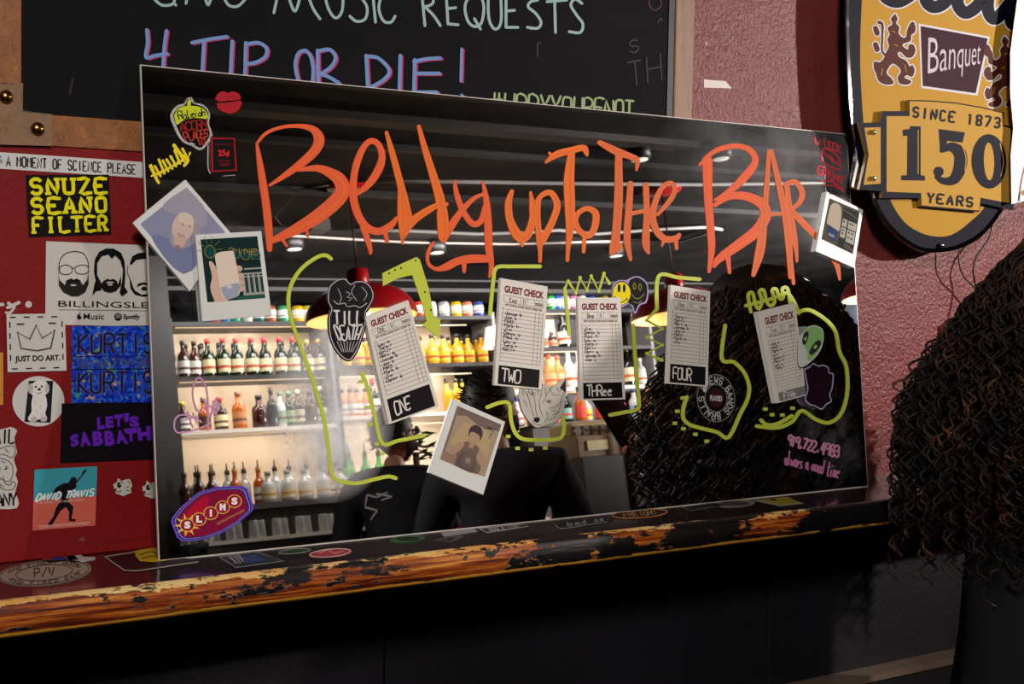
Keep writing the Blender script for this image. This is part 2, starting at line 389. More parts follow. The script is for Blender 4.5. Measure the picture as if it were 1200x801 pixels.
# deep red panel under the chalkboard
structure(boxo('wall_panel', (-1.2, -.006, Z0+.0), (.95, 0, W(60, 171).z), M_PANEL, None, .002))
# ------------------------------------------------------------------ shelf
sh = MB(); YF = -.205
sh.box((-1.6, YF+.012, Z0-.03), (3.0, 0, Z0), M_TOP)
shelf = tag(sh.build('wall_shelf', loc=(0, 0, Z0)), 'long dark lacquered wall shelf with worn orange front edge carrying the mirror', 'shelf')
prof = [(YF+.012, 0), (YF+.004, -.0015), (YF, -.006), (YF-.001, -.020), (YF, -.036), (YF+.005, -.0405), (YF+.03, -.041)]
eb = MB(); nx = 60; vs = []; fs = []
for i in range(nx+1):
    x = -1.6 + 4.6*i/nx
    for (y, z) in prof: vs.append(V((x, y + (.0007*sin(x*31)+.0006*sin(x*57+1))*(z < -.003), Z0+z)))
k = len(prof)
for i in range(nx):
    for j in range(k-1): fs.append((i*k+j, i*k+j+1, (i+1)*k+j+1, (i+1)*k+j))
eb.add(vs, fs, M_EDGE, True)
eb.build('front_edge', shelf)['label'] = 'worn wooden front edge, black paint flaked to orange wood'
# ------------------------------------------------------------------ chalkboard
WB = on_wall(.005)
cb = empty('chalkboard', W(420, 60), 'large black chalkboard with wooden frame and chalk house rules above the mirror', 'chalkboard')
bl = WB(27, 132); br = WB(790, 137); ztop = WB(400, 0).z+.35; zb = bl.z
zb0, zb1 = W(27, 131).z, WB(170, 145).z
b = MB(); xl, xr = WB(26, 66).x, WB(788, 110).x
b.box((xl-.01, -.005, zb0-.004), (xr, -.001, ztop), M_BOARD); b.build('writing_surface', cb)
FT = .0085
WF = on_wall(FT)
xr2 = WF(812, 110).x
fl = MB(); fl.box((xl-.14, -FT, WF(10, 99).z), (WF(25.5, 60).x, 0, ztop), M_FRAME_L); fl.build('frame_rail', cb, bevel=.002)
fb = MB(); fb.box((WF(60, 155).x, -FT, WF(60, 171).z), (WF(790, 150).x, 0, WF(60, 134.5).z), M_FRAME_L); fb.build('frame_rail', cb, bevel=.001)
fr = MB(); fr.box((WF(791, 70).x, -FT, WF(60, 171).z), (xr2, 0, ztop), M_FRAME_R); fr.build('frame_rail', cb, bevel=.002)['label'] = 'pale oak right frame rail'
fk = MB(); fk.box((xr-.012, -FT+.002, WF(60, 171).z), (WF(790, 70).x+.001, 0, ztop), mat((8, 7, 8), .5)); fk.build('frame_lip', cb)
WPp = on_wall(FT+.003)
pl = MB(); pl.prism([WPp(-8, 97), WPp(26, 98.5), WPp(26.5, 130), WPp(60, 135), WPp(60.5, 171), WPp(-8, 168)], V((0, .003, 0)), M_PLATE)
plate = pl.build('corner_plate', cb, bevel=.001); plate['label'] = 'tan metal corner plate'
for (x, y) in ((7, 113.5), (44, 151)):
    s_ = MB(); c = WPp(x, y); s_.lathe([(.0085, 0), (.008, .002), (.005, .0048), (.001, .0058)], c, mat((150, 110, 50), .25, 1, 'brass'), 14, (0, -1, 0)); s_.build('stud', plate)
# chalk writing
chd = {}
G2 = (150, 176, 172); BL = (112, 142, 190); PK = (178, 58, 104); GRN = (150, 168, 158); YG = (150, 164, 118)
def chw(k):
    if k not in chd: chd[k] = Draw(on_wall(.0052))
    return chd[k]
def word_of(x, y, top):
    if top: return 'a3.' if x < 225 else 'aNO' if x < 300 else 'aMUSIC' if x < 480 else 'aREQUESTS'
    return 'b4' if x < 210 else 'bTIP' if x < 330 else 'bOR' if x < 410 else 'bDIE' if x < 530 else 'bend'
def chalk(s, pts, w_, col, l=1, sm=6): chw(word_of(pts[0][0], pts[0][1], col is G2)).stroke(pts, w_, col, l, sm)
for dx, dy, col, l in ((2.2, 1.2, PK, 0), (0, 0, BL, 2)):
    ww = 4.2 if l else 3.6
    for st in ([(172,35),(173,50),(171,67),(182,65),(196,63)], [(195,36),(192.5,55),(191,80)], [(225,50),(245,46),(266,43)], [(239,49),(237,84)], [(272,48),(270,88)],
               [(288,50),(287,90)], [(288,52),(302,50),(312,56),(311,66),(300,73),(288,75)],
               [(358,59),(350,62),(346,75),(349,92),(354,100)],[(358,59),(364,66),(367,82),(366,98)], [(372,59),(373,97)], [(372,60),(386,58),(393,67),(388,78),(374,88)], [(374,86),(385,90),(397,97)],
               [(429,65),(431,102)], [(429,66),(443,68),(456,82),(450,93),(433,103)], [(469,65),(468,107)], [(486,70),(485,108)], [(485,72),(500,69),(516,68)], [(486,86),(515,86)], [(485,108),(512,108)],
               [(541,57),(540,95)], [(541,111),(542,114)]):
        chalk(None, [(x+dx, y+dy) for x, y in st], ww*(.75 if st[0][0] == 541 else 1), col, l)
for st in ([(170,-12),(180,-2),(190,6),(203,4),(205,-8)], [(205,5),(206,6)], [(218,4),(221,-14)], [(238,-12),(244,6),(250,-14)], [(262,-4),(268,6),(279,7),(290,-4)],
           [(321,15),(326,-6),(334,-18)], [(334,-18),(340,2),(346,13),(352,-4),(357,-18)], [(357,-18),(366,8),(375,22)], [(379,-16),(384,8),(393,21),(401,12),(402,-14)],
           [(430,-14),(421,-8),(430,8),(428,22),(418,25),(410,19)], [(436,-16),(440,26)], [(450,-14),(444,8),(449,24),(458,26),(463,19)],
           [(494,-10),(498,30)], [(494,-8),(506,-6),(507,4),(498,8)], [(498,8),(508,18),(516,30)], [(523,-4),(525,28)], [(523,-4),(534,-4)], [(525,10),(534,9)], [(525,28),(537,29)],
           [(553,-8),(545,6),(548,24),(556,31),(564,27),(567,8),(562,-6),(553,-8)], [(556,22),(563,34)], [(572,-6),(573,22),(580,34),(587,26),(587,-4)],
           [(593,-4),(593,32)], [(593,-4),(605,-5)], [(593,13),(603,12)], [(593,32),(607,32)], [(630,0),(622,2),(619,8),(628,16),(634,26),(630,33),(618,32)],
           [(641,2),(664,0)], [(650,1),(651,38)], [(682,4),(674,-1),(669,6),(676,18),(683,28),(680,38),(667,37)]):
    chalk(None, st, 3.3, G2, 1)
H0 = [(581,112.5),(743,118.5),(741,139),(580,134)]
chw('tag').hand('#UPPYYOURENOT', [(577,108),(742,119),(741,139),(576,131)], 2.6, YG, 1, jit=.3, gap=1.1)
DIM = (66, 58, 66)
chw('f').hand('S', [(738,48),(747,46),(748,60),(739,62)], 1.6, DIM, 1); chw('g').hand('TH', [(735,74),(774,64),(776,94),(738,102)], 1.6, DIM, 1, jit=.3)
chw('h').stroke([(760,-4),(762,8),(768,12),(775,6),(773,-2)], 1.5, (86, 52, 72), 1)
chw('h').stroke([(771,26),(774,22),(776,24)], 1.5, (86, 52, 72), 1)
chw('i').stroke([(630,66),(630,52),(634,50)], 1.5, DIM, 1)
chw('j').stroke([(85,92),(82,110)], 3, (46, 40, 42), 1); chw('k').stroke([(28,130),(45,133),(60,134.5)], 2.2, (62, 78, 66), 1)
for k in chd: chd[k].build('chalk_writing', cb)
# torn white tape on the wall
tp = card('tape_scrap', on_wall(.0006), [(825,93),(850,95),(858,103.5),(825,102.5)], .0005, mat((205, 190, 182), .5), YN, 'small torn strip of white tape on the red wall left of the beer sign', 'tape')
tag_ = Draw(on_wall(.0004)); tag_.ell(828, 51, 1.2, 2, (190, 170, 160)); tag(tag_.build('paint_chip'), 'tiny white chip on the red wall above the tape scrap', 'paint chip')
# ================================================================== mirror
b = MB(); th = .004
q = [MP+MU*0, MP+MU*MW, MP+MU*MW+MV*MH, MP+MV*MH]
side = mat((196, 186, 176), .3)
fq = [p for p in q]; bq = [p - MN*th for p in q]; e = .0012
inn = [MP+MU*e+MV*e, MP+MU*(MW-e)+MV*e, MP+MU*(MW-e)+MV*(MH-e), MP+MU*e+MV*(MH-e)]
b.add(inn, [(0,1,2,3)], M_MIRROR)
b.add(fq+inn, [(i, (i+1)%4, 4+(i+1)%4, 4+i) for i in range(4)], side)
b.add(fq+bq, [((i+1)%4, i, 4+i, 4+(i+1)%4) for i in range(4)]+[(7,6,5,4)], side)
mirror = tag(b.build('mirror', loc=(0, 0, Z0)), 'wide frameless leaning mirror covered in orange hand-painted lettering, on the shelf', 'mirror')
MF = on_mirror(.0004)
OR = [print_mat((220, 92, 56), .5), print_mat((226, 108, 44), .5), print_mat((208, 104, 56), .5)]
PURP_SH = print_mat((236, 128, 62), .35)
letters = [
 (0, [[(301,168,3),(306,200,8),(312,240,9),(315,270,9),(316,292,6)], [(301,168,3),(312,156,4),(330,149,4),(350,147.5,5),(366,151,8),(374,162,12.5),(370,175,11.5),(356,189,10),(336,204,7),(316,217,3)],
      [(350,199,4),(372,197,8),(388,203,12),(399,212,16),(401,226,17),(388,241,17),(370,255,16),(348,268,13),(319,282,7)], [(359,268,4),(361,277,2.5)], [(331,280,4),(336,288,3)]]),
 (0, [[(419,227,4),(432,216,8),(443,200,9.5),(448,184,8),(444,170,7),(436,165,7),(428,170,7),(420,186,8),(415,206,8),(414,230,9),(420,252,9),(430,266,9),(444,271,8.5),(458,264,8),(465,255,4)], [(425,266,6),(430,278,7),(434,292,5),(434,297,3)], [(451,270,6),(454,283,4)]]),
 (1, [[(453,155,4),(460,180,7),(468,210,8),(475,240,10),(479,262,9),(472,280,3)], [(469,220,5),(472,250,12),(471,270,6),(472,285,3)]]),
 (1, [[(474,271,8),(486,257,9),(502,246,8),(514,240,6),(524,239,4)], [(491,148,4),(498,174,7),(508,206,9),(516,234,11),(521,262,10),(521,282,4)], [(514,248,4),(517,275,7),(519,281,6)]]),
 (0, [[(533,212,3),(535,226,6),(542,246,7),(554,262,7),(564,258,7),(568,242,5)], [(522,280,5),(528,266,9),(542,246,7),(556,232,5),(568,227,4)],
      [(566,213,3),(570,234,7),(572,260,9),(573,290,9),(576,310,6),(573.6,324,3)], [(570,303,9),(552,303,10),(536,306,9),(524,312,9),(512,315,5),(503,310,4),(501,300,4),(504,290,4),(508,284,3)], [(544,308,6),(544,318,4)]]),
 (1, [[(600,224,5),(596,238,8),(598,258,9),(608,277,12),(618,275,10),(624,258,8),(624,242,7),(622,225,3)], [(612,282,5),(612,288,3)]]),
 (1, [[(631,234,6),(630,254,7),(632,280,7),(633,292,5),(633,306,4)], [(629,236,5),(636,228,6),(646,226,7),(653,240,8),(648,258,8),(638,278,8),(632,290,4)]]),
 (1, [[(640,190,3),(652,181,8),(670,176,8),(684,173,7),(687,178,6),(688,182,3)], [(644,179,3),(647,184,4)], [(670,178,8),(667,210,12),(668,242,12),(668,268,9),(666,290,5),(665,305,4)]]),
 (1, [[(678,249,6),(688,244,6),(698,250,8),(697,266,8),(690,276,7),(679,270,7),(674,258,7),(678,249,6)], [(685,278,5),(684,295,4)]]),
 (2, [[(703,167,6),(722,177,9),(741,184,7),(747,188,6),(746,199,3)], [(725,180,8),(725,230,10),(722,276,10),(720,290,12),(716,297,4)], [(727,288,6),(727,293,3)]]),
 (2, [[(739,215,7),(737,245,8),(735,280,8),(739,304,4)], [(740,250,5),(760,246,5)], [(757,217,7),(758,250,7),(757,284,9),(760,296,4)]]),
 (2, [[(771,251,4),(785,235,6),(791,222,6),(786,214,5),(776,220,6),(768,237,7),(765,255,8),(770,271,8),(780,280,8),(792,279,7),(796,275,5)], [(792,280,5),(793,291,4)], [(777,284,4),(776,288,2)]]),
 (0, [[(829,188,12),(830,230,10),(833,270,9),(834,292,8),(831,318,4)], [(820,193,3),(832,181,5),(845,174,6),(865,171,6),(880,177,7),(885,190,8),(873,207,10),(856,223,7),(838,234,3)],
      [(838,240,5),(855,230,8),(875,230,10),(893,239,12),(897,253,13),(886,271,13),(865,287,12),(843,303,9),(837,312,4)], [(853,300,6),(855,319,4)]]),
 (2, [[(901,177,4),(899,212,6),(896,250,7),(891,292,11),(883,322,5)], [(904,177,5),(912,212,7),(920,250,8),(925,292,8),(926,325,4)], [(926,290,4),(930,332,4)], [(899,252,4),(916,250,4)]]),
 (2, [[(922,216,6),(925,242,7),(930,275,8),(933,292,5),(934,306,3)], [(921,216,6),(932,213,6),(940,225,7),(937,237,6),(926,246,4)], [(926,245,6),(942,262,8),(960,281,6),(974,302,4),(981,311,6),(984,327,3)]]),
]
PL = [MF, on_mirror(.0007)]
for i, (ci, sts) in enumerate(letters):
    d = Draw(PL[i % 2], .0001)
    for j, s_ in enumerate(sts):
        d.stroke(s_, None, OR[ci], 1)
        if len(s_) > 3: d.stroke([(x+w_*.12, y+w_*.03, w_*.14) for x, y, w_ in s_], None, OR[(ci+1) % 3] if ci else OR[1], 3)
    d.build('painted_letter', mirror)
LM = print_mat((186, 196, 70), .4)
LML = [ [[(388,303),(382,299),(372,301),(354,314),(342,332),(338,352),(342,376),(352,404),(362,432),(372,462),(380,492),(385,524),(388,550),(391,559),(400,563.6),(418,566),(440,561),(455,558),(464,560)]],
 [[(424,437),(431,453.5),(439,485),(448,519),(467,516),(497,510)]], [[(633,312),(600,312),(582,313.6),(578,330),(574.4,368)]],
 [[(571,477),(586.5,471.5),(596.6,473),(599,492),(604,507),(613,514),(630,515),(658,512),(660,488)]],
 [[(742,381),(744,412),(747,450),(749,474),(745,480),(736,482),(715,486)]], [[(820,327),(795,325),(772,323.5),(770,362)],],
 [[(850,381),(846,420),(860,424),(872,436),(878,452),(876,468),(868,484),(854,512),(840,506),(820,501),(808,497),(801,490),(801,478),(805,465)]],
 [[(874,358),(889,354),(904,350),(916,345),(924,344),(932,356),(936,367)], [(880,365),(877,346),(882,343),(886,358),(890,361),(893,352),(890,342),(895,340),(899,354),(904,358),(908,352),(905,340),(910,339),(914,350),(918,348),(917,338),(923,338),(926,354)]],
 [[(935,366),(948,363),(966,373),(979,388),(984,412),(992,430),(993,460),(986,484),(972,495),(956,491),(939.6,481),(928,494),(910,501),(887,499)], [(892,492),(899,497.5),(912,496),(928,487)]]]
for i, sts in enumerate(LML):
    d = Draw(on_mirror(.0005), .0001)
    for s_ in sts: d.stroke([(x, y, 4.4 if i != 7 else 4) for x, y in s_], None, LM, 1)
    d.build('painted_line', mirror)
d = Draw(on_mirror(.0005), .0001); d.stroke([(x, y, 4) for x, y in [(667,392),(665,366),(662,338),(666,329),(675,343),(680,325),(688,340),(693,323),(702,341),(708,320),(714,332)]], None, LM, 1, smooth=0); d.build('painted_line', mirror)
d = Draw(on_mirror(.0005), .0001); d.stroke([(x, y, 4) for x, y in [(770,362),(758,375),(776,385),(758,395),(776,404),(758,414),(776,422)]], None, LM, 1, smooth=0); d.build('painted_line', mirror)
d = Draw(on_mirror(.0005), .0001)
d.poly([(448,320),(470,309),(488,301),(492,304),(502,336),(509,370),(516,374),(515,397),(495,380),(500,376),(494,354),(483,322),(466,326),(449,335)], LM, 1)
for x, y in ((487,305),(498,342),(505,363),(456,320),(463,316),(470,314)): d.ell(x, y, 1, 1.3, (60, 60, 20), 3)
d.build('painted_arrow', mirror)
for x, y in [(422.5,447),(431,477),(434,497),(441.6,520),(448,531),(595.5,511),(606.7,525),(622.5,526.5),(639,524.6),(800,466),(794,481.6),(791,495.6),(801,502),(815,508.6),(828.4,516.6),(897,479),(905,485.6),(917,486),(929,478)]:
    d = Draw(on_mirror(.0005), .0001); d.poly([(x-2.6,y-1.8),(x+2.6,y-2),(x+2.7,y+1.9),(x-2.5,y+2)], LM, 1); d.build('painted_dot', mirror)
PNK = print_mat((196, 140, 176), .5)
d = Draw(on_mirror(.0005), .0001)
for s_ in ([(244,504),(244,480),(242,455),(235,443),(229,446),(226,458),(227,470),(231,480),(237,484)], [(247,496),(230,503),(212,507),(205,503),(205,492),(212,486),(226,488),(236,494)],
           [(220,486),(226,500)], [(226,484),(232,497)], [(216,492),(232,488)], [(240,470),(246,488),(250,476),(254,466)], [(250,470),(253,486),(256,470)], [(238,478),(256,474)], [(236,466),(244,474)]):
    d.stroke([(x, y, 1.9) for x, y in s_], None, PNK, 1)
d.build('painted_scrawl', mirror)['label'] = 'looping pink marker doodle at the left'
d = Draw(on_mirror(.0005), .0001)
d.hand('919.722.4983', [(925,510),(984,523),(983,536),(923,521)], 2.2, (196,130,158), 1, jit=.4, gap=1.0)
d.hand('always a good time', [(921,528),(986,545),(983,560),(920,543)], 1.4, (190,116,154), 1, jit=.3, gap=.7)
d.build('painted_scrawl', mirror)['label'] = 'pink marker phone number and greeting'
d = Draw(on_mirror(.0005), .0001); RD = (206, 62, 74)
d.stroke([(955,161,1.6),(956,168,1.6),(960,169,1.6),(961,164,1.6)], None, print_mat(RD), 1)
d.hand('LOOK', [(966,163),(986,171),(986,180),(967,172)], 1.5, RD, 1, jit=.3, gap=.8)
d.stroke([(x,y,2) for x,y in [(964,176),(963,186),(968,192),(979,198),(985,197),(984,187),(976,178),(966,174),(964,177)]], None, print_mat(RD), 1)
for k in range(4): d.stroke([(965+k*3,178+k*2,1.6),(974+k*3,188+k*2,1.6)], None, print_mat(RD), 1)
d.hand('GRENT', [(960,194),(989,208),(988,216),(958,203)], 1.8, RD, 1, jit=.3, gap=.8)
d.stroke([(963,212,2),(975,213,2),(988,222,2)], None, print_mat(RD), 1); d.stroke([(967,217,1.6),(978,218,1.6),(988,224,1.6)], None, print_mat(RD), 1)
d.build('painted_scrawl', mirror)['label'] = 'small red marker scrawl in the top right corner'
d = Draw(on_mirror(.0005), .0001); YL = (226, 204, 40)
d.stroke([(x,y,3.2) for x,y in [(176,194),(182,207),(186,214)]], None, print_mat(YL), 1, 0)
for k in range(9):
    x = 180+k*4.6; y = 203-k*2.9; hgt = [12,7,13,8,6,7,12,6,7][k]
    d.stroke([(x-3,y-hgt*.8,2.8),(x+3.5,y+6,2.8),(x+6,y-1,2.4)], None, print_mat(YL), 1, 0)
d.stroke([(204,170,4),(212,181,4),(220,187,4.5),(216,194,3)], None, print_mat(YL), 1)
d.stroke([(178,206,2.4),(200,196,2.4),(220,184,2.4)], None, print_mat(YL), 1)
d.build('painted_scrawl', mirror)['label'] = 'yellow marker tag near the left edge'
# lipstick kiss
d = Draw(on_mirror(.0005), .0001); LP = (168, 34, 44)
d.poly([(252,116),(256,109),(262,107),(267,109),(273,107),(280,110),(282,116),(274,117.5),(266,118),(258,119)], LP, 1, 3)
d.poly([(254,121),(262,120.5),(272,119.5),(282,118),(283,123),(278,130),(270,133),(262,131),(256,127)], LP, 1, 3)
for k in range(6): d.stroke([(258+k*4,112,.8),(260+k*4,116,.6)], None, print_mat((150,24,36)), 3)
tag(d.build('lipstick_kiss'), 'red lipstick kiss print near the top left corner of the mirror', 'kiss mark')
# ================================================================== guest checks, photos and stickers on the mirror
PAPER = mat((212, 204, 192), .6, key='ticket_paper'); MAR = (110, 28, 44); INK = (52, 46, 48)
def ticket(q, band, word, wq, thick, label, grey=0, names=9, seed=1, namecol=(46,42,48), edge=None, textv=(.03,.10)):
    pl = on_mirror(thick); fn = local(pl, q, 34, 68)
    c = card('guest_check', fn, [(0,0),(34,0),(34,68),(0,68)], thick-.0004, PAPER, MN, label, 'guest check', 'guest checks on the mirror')
    b_ = band
    d = Draw(fn, .0001); r = random.Random(seed)
    d.text('GUEST CHECK', 3, 4, 31.5, 8.6, MAR, 1, bold=.045)
    LN = (120, 108, 108)
    for x0, x1 in ((3, 15), (15, 20), (20, 25), (25, 31.5)):
        d.stroke([(x0,10.2),(x1,10.2),(x1,14.6),(x0,14.6),(x0,10.2)], .28, LN, 1, 0, cap=False)
    d.text('08282025', 25.6, 11.8, 31.2, 13.8, (74,64,66), 1, bold=.02)
    d.text('APPT SOUP/SAL ENTREE VEG/POT DESSERT BEV', 4, 15.4, 31, 17, (84,70,72), 1, bold=.02)
    y = 19.0
    while y < b_-1.2: d.stroke([(2.6,y),(31.8,y)], .26, LN, 1, 0, cap=False); y += 2.55
    for x in (2.6, 26.2, 29.2, 31.8): d.stroke([(x,17.6),(x,b_-2.2)], .26, LN, 1, 0, cap=False)
    d.build('printed_form', c)
    d = Draw(fn, .0001)
    d.hand(word.lower() if word != 'ONE' else 'ONE', [(7,10.8),(12.5,10.8),(12.5,14),(7,14)], .35, namecol, 2, jit=.4, gap=.4); d.hand('11', [(16.6,11),(18.6,11),(18.6,14),(16.6,14)], .35, namecol, 2)
    NM_ = ['mark h', 'lou m', 'jonas b', 'jim', 'tara r', 'joe z', 'danny k', 'kelly', 'matt', 'paul h', 'rory s']
    for k in range(names):
        s_ = NM_[(k*3+seed) % len(NM_)]; y = 20.2+k*2.55; L = 1.7*len(s_)
        d.hand(s_[0].upper()+s_[1:], [(4.6,y),(4.6+L,y),(4.6+L,y+2.1),(4.6,y+2.1)], .42, namecol, 2, jit=.5, gap=.3, r=r)
    d.build('handwriting', c)
    d = Draw(fn, .0001); bc = (118,116,116) if grey else (22,18,20)  # grey variant puts glare into the black band's colour
    d.poly([(2.2,b_),(31.9 if not grey else 34,b_),(31.9 if not grey else 34,67),(2.2,67)], bc, 1)
    d.hand(word, wq, .95, (214,206,196), 3, jit=.35, gap=.8, r=r); d.build('number_band', c)
    if edge: 
        pass
    return c
ticket([(428,371),(478.5,351.5),(514.5,476),(456,497)], 54.5, 'ONE', [(6,57.5),(17,57.5),(16,64),(6,65)], .005, 'tilted white guest check pad marked ONE in its black band', names=10, seed=1)
ticket([(587,325.6),(641.8,335.6),(634.5,456.5),(579.5,451)], 55, 'TWO', [(5,57),(18,57),(18,65),(5,65)], .003, 'white guest check pad marked TWO in its black band, above the wolf sticker', names=10, seed=2)
ticket([(677,348.5),(727,348.5),(733,467.5),(680.5,469)], 57, 'THRee', [(5,58.5),(24,58.5),(24,65),(5,65)], .003, 'white guest check pad marked Three, under the smiley sticker', names=9, seed=3)
ticket([(786,333.6),(832.3,341),(829.3,453),(781.5,449)], 54.5, 'FOUR', [(5,56.5),(20,57),(20,65),(5,64)], .003, 'white guest check pad marked FOUR in its black band, left of the round band sticker', names=8, seed=4)
ticket([(890.5,365),(932,355),(944.5,463),(912,472)], 59, 'FIVe', [(8,60.4),(22,60.4),(22,66),(8,66)], .008, 'thick guest check pad marked Five in a grey band, under the alien sticker', grey=1, names=8, seed=5)
WHT = mat((206, 206, 200), .4, key='instant_film_border')
def instant(q, ph, thick, label, off=.0):
    pl = on_mirror(off+thick); fn = local(pl, q, 88, 107)
    c = card('instant_photo', pl, q, thick, WHT, MN, label, 'instant photo', None)
    return c, local(pl, ph, 79, 79)
tape = mat((200, 204, 196), .2)
c, fn = instant([(217.5,210.5),(270,272.5),(222.5,341),(155.5,261)], [(218.7,219.5),(264,272),(215,321),(164.5,262.5)], .0035, 'faded bluish instant photo tilted like a diamond, overhanging the left edge of the mirror')
d = Draw(fn, .0001); d.rect(0,0,79,79,(132,132,156),0); 
d.poly([(0,0),(40,0),(55,20),(30,30),(0,44)], (150,144,158), 1, 4); d.poly([(79,30),(79,79),(20,79),(40,60),(60,44)], (112,118,150), 1, 4); d.poly([(25,30),(48,22),(62,36),(54,62),(40,66),(26,50)], (150,140,152), 2, 4)
d.ell(36,40,14,19,(196,172,160),3,rot=-.5); d.ell(46,55,8,10,(192,160,146),4,rot=-.5); d.ell(31,30,11,8,(204,184,170),4,rot=-.4)
d.stroke([(38,50),(43,51),(46,46)], 1.2, (160,120,116), 5); d.ell(34,38,1.6,1.2,(150,122,120),6); d.ell(41,33,1.6,1.2,(150,122,120),6); d.ell(52,63,5,3,(136,116,130),5)
d.build('photo_image', c)
c, fn = instant([(229,275),(306,270.5),(318.4,369),(237.6,376.4)], [(235,280.5),(301.5,276.5),(311,349),(243,354)], .0035, 'instant photo of a hand raising a pale can, overlapping the bluish photo', .0036)
d = Draw(fn, .0001); d.rect(0,0,79,79,(16,40,40),0)
for x, r_ in ((8,8),(43,6),(56,7),(70,7)): d.ell(x+3,15+x*.14,r_,r_*1.1,(96,104,48),1); d.ell(x+3,15+x*.14,r_*.8,r_*.9,(18,62,68),2)
for t in range(6): a = t*pi/5-pi; d.stroke([(11+9*cos(a),14+9*sin(a)),(11+18*cos(a),14+18*sin(a))], .7, (110,110,44), 1, 0)
d.hand('DINE', [(38,13),(76,17),(76,24),(38,20)], .9, (150,130,60), 3)
d.rect(40,30,79,33,(22,26,24),1); d.rect(55,40,79,42,(150,150,140),1); d.rect(50,46,79,74,(150,150,142),1)
for x in (54,61,68,75): d.rect(x,48,x+4,71,(30,58,52),2)
d.rect(48,50,79,51.4,(150,150,142),3); d.rect(40,74,79,79,(34,80,66),2)
d.poly([(10,79),(6,62),(10,48),(8,30),(13,30),(20,44),(24,60),(30,74),(26,79)], (204,170,148), 3, 3)
for y in (40,49,57,65): d.ell(47,y,6,4,(196,160,138),3)
d.poly([(17,22),(22,18),(38,17),(44,21),(46,62),(42,74),(27,76),(20,70)], (214,196,178), 4, 3); d.poly([(20,62),(45,58),(43,72),(37,76),(25,76)], (150,154,172), 5, 3); d.ell(32,62,4,2,(206,190,180),6)
d.build('photo_image', c)
c, fn = instant([(531.5,467),(592,494),(566.3,579.3),(503,553.5)], [(536,475),(587.6,497.3),(568,558.6),(515.7,537.7)], .0035, 'faded instant photo of a dark-haired person sitting, in the middle of the mirror')
d = Draw(fn, .0001); d.rect(0,0,79,79,(158,138,112),0); d.poly([(0,0),(79,0),(79,10),(50,16),(20,8),(0,14)], (112,94,88), 1); d.rect(0,0,4,79,(120,104,92),1)
d.poly([(18,18),(44,14),(66,22),(72,50),(60,60),(14,56),(10,40)], (170,148,112), 1, 4); d.rect(58,10,66,13,(60,48,54),2); d.stroke([(70,8),(66,26)], 1, (90,70,70), 2, 0)
d.poly([(20,79),(24,52),(32,42),(52,42),(62,54),(66,79)], (112,92,78), 2, 3); d.poly([(26,79),(30,58),(52,56),(58,79)], (92,76,74), 3, 3)
d.poly([(12,60),(20,48),(30,46),(28,54),(20,64)], (164,132,104), 3, 3); d.poly([(56,46),(66,50),(74,62),(64,66),(56,58)], (164,132,104), 3, 3)
d.ell(42,32,9,11,(168,136,110),3); d.poly([(32,34),(31,22),(38,15),(48,16),(54,23),(53,34),(50,27),(36,26)], (66,50,54), 4, 3); d.rect(38,42,46,48,(160,128,102),3)
d.ell(44,66,11,11,(104,86,82),4); d.ell(44,66,5,4,(136,118,110),5); d.rect(0,66,24,79,(142,112,92),2)
d.build('photo_image', c)
c, fn = instant([(969,224.4),(1011.4,246),(1001,313.7),(956,294)], [(972,232),(1007.6,247),(999.5,297.5),(962.5,280)], .006, 'instant photo of a foam-topped cup, overhanging the right edge of the mirror')
d = Draw(fn, .0001); d.rect(0,0,79,79,(70,62,44),0); d.rect(40,4,79,79,(16,24,24),1); d.stroke([(40,10),(79,16)], 2, (96,84,40), 2, 0)
for x, y, w_, h_ in ((42,26,12,14),(57,26,20,14),(42,42,12,18),(57,42,20,22)): d.rect(x,y,x+w_,y+h_,(158,156,142),2)
for x, y in ((45,45),(45,51),(60,45),(68,45),(60,54),(68,54),(60,29),(66,29),(44,29)): d.rect(x,y,x+4,y+3,(30,34,32),3)
d.hand('SODA', [(56,68),(76,70),(76,76),(56,74)], 1, (120,90,70), 2)
d.poly([(6,14),(12,6),(24,4),(34,10),(38,30),(37,54),(8,50),(5,34)], (170,158,136), 3, 3); d.poly([(8,48),(37,52),(34,72),(14,70)], (22,46,92), 4)
d.rect(14,62,30,67,(120,124,130),5); d.build('photo_image', c)
def sticker(q, w_, h_, shape, col, label, plane=None, nrm=MN, sm=0, cat='sticker', group=None, name='sticker'):
    pl = plane or on_mirror(.0009); fn = local(pl, q, w_, h_)
    return card(name, fn, shape, .0004, mat(col, .45, key='vinyl', spec=.15), nrm, label, cat, group, sm), fn
# acorn
q = [(199,113),(249,113),(249,180),(199,180)]
c, fn = sticker(q, 50, 67, [(20,2),(26,1),(29,7),(40,10),(47,20),(46,32),(50,46),(44,56),(36,63),(26,58),(14,52),(5,36),(1,22),(8,11),(17,8)], (176,176,170), 'glittery green and black acorn-shaped sticker near the top left corner of the mirror', sm=4)
d = Draw(fn, .0001); d.poly([(20,4),(25,3),(27,8),(39,12),(45,20),(44,32),(47,44),(42,54),(36,60),(27,56),(16,50),(8,35),(4,22),(10,13),(18,10)], (12,10,12), 1, 4)
for k in range(60):
    a = k*.105; P = smooth_pts([(20,3),(26,2),(29,8),(40,11),(46,20),(45,32),(49,46),(43,55),(36,62),(26,57),(14,51),(6,36),(2,22),(9,12),(18,9),(20,3)], 4); p_ = P[k % len(P)]
    d.ell(p_[0], p_[1], .7, .7, [(150,60,90),(70,130,120),(190,190,200),(120,110,60)][k % 4], 2, n=6)
d.poly([(5,22),(10,14),(20,11),(34,12),(42,17),(44,26),(30,25),(16,28),(8,33)], (188,198,44), 2, 4); d.stroke([(22,12,4),(23,6,4),(24,5,3)], None, print_mat((188,198,44)), 3)
